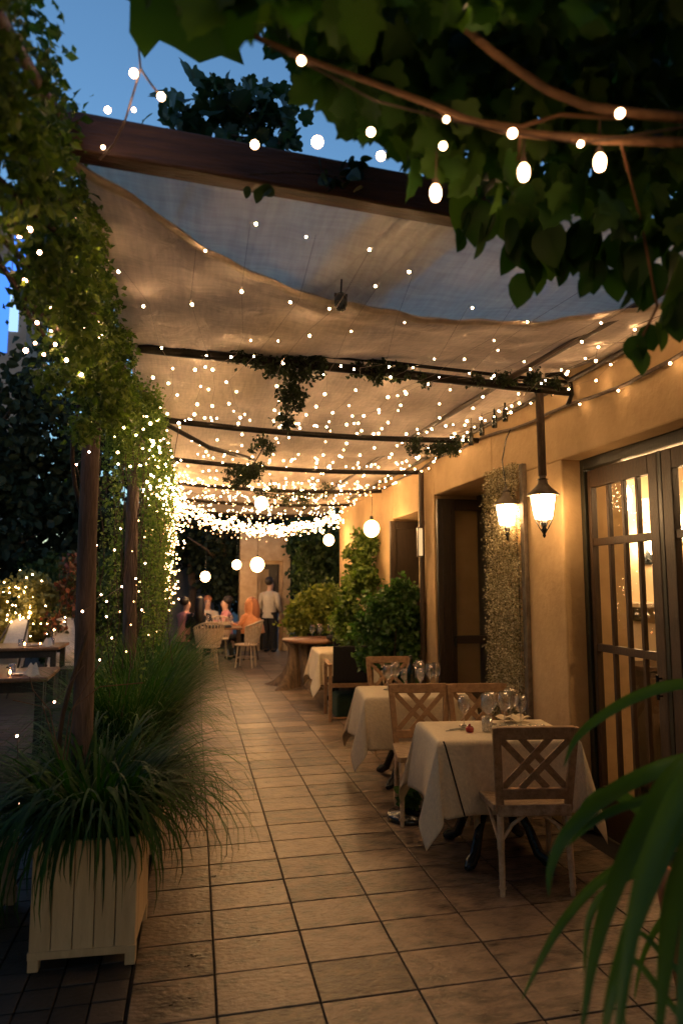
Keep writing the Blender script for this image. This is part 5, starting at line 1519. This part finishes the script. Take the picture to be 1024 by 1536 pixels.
# ------------------------------------------------------------------ people (far, small)
def person(label, loc, rz, pose, top, legs, hair, longhair=False, shawl=False):
    """one skinned body; faces +y; origin at the feet"""
    sit = pose == 'sit'
    hip = .47 if sit else .92
    V = []; E = []; R_ = []

    def add(p, r, parent=None):
        V.append(p); R_.append(r)
        if parent is not None: E.append((parent, len(V) - 1))
        return len(V) - 1
    lean = .04 if sit else .0
    pel = add((0, 0, hip), .135)
    sp = add((0, lean * .5, hip + .22), .12, pel)
    chs = add((0, lean, hip + .42), .135, sp)
    nk = add((0, lean + .01, hip + .56), .055, chs)
    hd0 = add((0, lean + .03, hip + .64), .075, nk)
    hd1 = add((0, lean + .035, hip + .73), .09, hd0)
    hd2 = add((0, lean + .02, hip + .80), .075, hd1)
    add((0, lean + .125, hip + .70), .014, hd1)      # nose
    for s in (-1, 1):
        sh = add((s * .18, lean, hip + .47), .062, chs)
        if sit:
            el = add((s * .24, lean + .1, hip + .24), .045, sh); wr = add((s * .15, lean + .32, hip + .30), .03, el)
        else:
            el = add((s * .25, -.02, hip + .2), .045, sh); wr = add((s * .22, .16, hip + .06), .03, el)
        d = (Vector(V[wr]) - Vector(V[el])).normalized()
        pm = Vector(V[wr]) + d * .06
        pa = add(tuple(pm), .030, wr)
        sd = d.cross(Vector((0, 0, 1))).normalized()
        for q in range(4):
            L = (.06, .075, .07, .055)[q]
            f1 = pm + sd * (q - 1.5) * .019 + d * .035; f2 = f1 + d * L * .5 + Vector((0, 0, -.008)); f3 = f2 + d * L * .4 + Vector((0, 0, -.02))
            a_ = add(tuple(f1), .009, pa); b_ = add(tuple(f2), .0085, a_); add(tuple(f3), .007, b_)
        a_ = add(tuple(pm - sd * s * .035 + Vector((0, 0, -.01))), .0105, wr); add(tuple(pm - sd * s * .05 + d * .035 + Vector((0, 0, -.015))), .009, a_)
        hp = add((s * .09, .0, hip - .03), .085, pel)
        if sit:
            kn = add((s * .11, .42, hip + .02), .06, hp); an = add((s * .11, .42, .09), .04, kn)
            add((s * .11, .56, .04), .035, an)
        else:
            kn = add((s * .1, .02, .48), .058, hp); an = add((s * .1, -.01, .09), .04, kn); add((s * .1, .13, .04), .035, an)
    me = bpy.data.meshes.new('person'); me.from_pydata(V, E, [])
    t = bpy.data.objects.new('person', me); link(t)
    me.materials.append(M['skin'])
    mod = t.modifiers.new('skin', 'SKIN')
    lay = me.skin_vertices[0].data
    for i, r in enumerate(R_): lay[i].radius = (r, r * (.72 if i in (pel, sp, chs) else 1))
    lay[0].use_root = True
    mod.use_smooth_shade = True
    sb = t.modifiers.new('sub', 'SUBSURF'); sb.levels = 1; sb.render_levels = 2
    t.location = loc; t.rotation_euler = (0, 0, rz)
    tag(t, label, 'person')
    # face
    mb = MB()
    for s in (-1, 1): mb.sphere((s * .035, lean + .118, hip + .735), .011, 8, 6)
    mb.build('eye', M['hairdk'], t)
    mb = MB().bar((-.025, lean + .117, hip + .665), (.025, lean + .117, hip + .665), .008, .008); mb.build('mouth', M['pinkfab'], t, .002)
    # clothing shells
    def sleeve(mb, s):
        idx = [V[chs], None]
        if sit: q = [(s * .13, lean, hip + .47), (s * .19, lean, hip + .46), (s * .25, lean + .1, hip + .24), (s * .17, lean + .28, hip + .29)]
        else: q = [(s * .13, 0, hip + .47), (s * .19, 0, hip + .46), (s * .255, -.02, hip + .2), (s * .225, .13, hip + .08)]
        mb.tube(q, [.07, .075, .058, .042], 12)
    mb = MB()
    prof = [(.17, -.10), (.16, .05), (.145, .2), (.165, .36), (.16, .45), (.11, .52), (.06, .555)]
    for i in range(1):
        vs = []; fs = []; n = 18
        for r, z in prof:
            for k in range(n):
                a = 2 * PI * k / n; vs.append((r * 1.12 * math.cos(a), r * .82 * math.sin(a) + lean * z / .5, hip + z))
        for j in range(len(prof) - 1):
            for k in range(n): fs.append((j * n + k, j * n + (k + 1) % n, (j + 1) * n + (k + 1) % n, (j + 1) * n + k))
        mb.add(vs, fs, True)
    sleeve(mb, -1); sleeve(mb, 1)
    mb.build('shirt', M[top], t)
    mb = MB()
    for s in (-1, 1):
        if sit: mb.tube([(s * .09, -.05, hip - .02), (s * .1, .2, hip + .0), (s * .11, .43, hip + .01), (s * .11, .45, hip - .1), (s * .11, .42, .1)], [.11, .098, .082, .07, .055], 12)
        else: mb.tube([(s * .085, 0, hip + .04), (s * .1, .01, .7), (s * .1, .02, .48), (s * .1, 0, .08)], [.11, .1, .078, .058], 12)
        mb.sphere((s * (.11 if sit else .1), (.5 if sit else .06), .045), .06, 10, 8, (.75, 1.9, .7))
    mb.build('trousers', M[legs], t)
    mb = MB(); mb.sphere((0, lean - .005, hip + .775), .108, 16, 12, (.95, 1.05, 1.0))
    if longhair: mb.tube([(0, lean - .06, hip + .8), (0, lean - .1, hip + .66), (0, lean - .12, hip + .48), (0, lean - .12, hip + .34)], [.09, .1, .1, .05], 14)
    o = mb.build('hair', M[hair], t)
    # keep the face clear: hair sits back from the brow
    o.location = (0, -.03, .012)
    if shawl:
        mb = MB()
        mb.lathe([(.30, .12), (.27, .25), (.23, .38), (.17, .48), (.13, .54), (.14, .62), (.135, .75), (.10, .84), (.03, .88)], 24, (0, lean - .03, hip), wob=lambda a, z: 1 + .05 * math.sin(7 * a + z * 9))
        mb.build('shawl', M['orange'], t)
    return t


person('waiter in a white shirt and black trousers walking into the stone doorway, back turned', (1.78, 16.3, 0), PI * 1.8, 'stand', 'whiteshirt', 'blkcloth', 'hairdk')
person('seated diner wrapped in an orange shawl, back turned, right of the far table', (1.22, 14.7, 0), .9, 'sit', 'orange', 'blkcloth', 'hairrd', True, True)
person('seated diner in a pink top at the far left of the second far table', (-.22, 15.5, 0), -.9, 'sit', 'pinkfab', 'blkcloth', 'hairdk')
person('seated diner in black with dark hair, back turned, at the second far table', (.12, 15.2, 0), 0, 'sit', 'blkcloth', 'blkcloth', 'hairdk', True)
person('seated diner in a white top facing the viewer behind the second far table', (.32, 16.7, 0), PI, 'sit', 'whiteshirt', 'blkcloth', 'hairrd')
person('seated diner in a pink top at the right end of the second far table', (.78, 16.1, 0), 1.6, 'sit', 'pinkfab', 'blkcloth', 'hairdk')
for (x, y, rz, lab) in [(1.22, 14.68, .9, 'plain wooden stool under the diner in the orange shawl'), (-.22, 15.48, -.9, 'plain wooden stool under the pink-topped diner at the left'), (.12, 15.18, 0, 'plain wooden stool under the diner in black'), (.32, 16.72, PI, 'plain wooden stool under the white-topped diner'), (.78, 16.08, 1.6, 'plain wooden stool under the pink-topped diner at the right')]:
    t = thing('stool', lab, 'stool', (x, y, 0), rz, 'stools under the diners')
    MB().lathe([(.001, .34), (.17, .34), (.18, .355), (.17, .37), (.001, .37)], 18).build('seat', M['brwood'], t)
    for k in range(4):
        a = PI / 4 + k * PI / 2; MB().tube([(.1 * math.cos(a), .1 * math.sin(a), .34), (.16 * math.cos(a), .16 * math.sin(a), 0)], .015, 7).build('leg', M['brwood'], t)

# ------------------------------------------------------------------ sky, camera, render settings
w = bpy.data.worlds.new('World'); S.world = w; w.use_nodes = True
nt = w.node_tree
bg = nt.nodes['Background']
sky = nt.nodes.new('ShaderNodeTexSky'); sky.sky_type = 'NISHITA'; sky.sun_disc = False
sky.sun_elevation = math.radians(8.5); sky.sun_rotation = math.radians(165)
sky.altitude = 0; sky.air_density = 1.3; sky.dust_density = .3; sky.ozone_density = 4.0
nt.links.new(sky.outputs[0], bg.inputs[0]); bg.inputs[1].default_value = .15

cam = bpy.data.cameras.new('camera'); co = bpy.data.objects.new('camera', cam); link(co)
mtx = Matrix((RT, UP, -FW)).transposed().to_4x4(); mtx.translation = (0, 0, EYE); co.matrix_world = mtx
cam.sensor_fit = 'VERTICAL'; cam.sensor_height = 36; cam.sensor_width = 24; cam.lens = F0 / 1536 * 36
cam.clip_start = .05; cam.clip_end = 300
cam.dof.use_dof = True; cam.dof.focus_distance = 4.2; cam.dof.aperture_fstop = 2.0
S.camera = co
S.view_settings.view_transform = 'Standard'; S.view_settings.look = 'None'
S.view_settings.exposure = 0.75; S.view_settings.gamma = 1
S.render.engine = 'CYCLES'
cy = S.cycles
cy.use_denoising = True
cy.max_bounces = 7; cy.diffuse_bounces = 4; cy.glossy_bounces = 3; cy.transmission_bounces = 4; cy.transparent_max_bounces = 24
cy.sample_clamp_indirect = 4; cy.sample_clamp_direct = 0
cy.caustics_reflective = False; cy.caustics_refractive = False
cy.use_light_tree = True
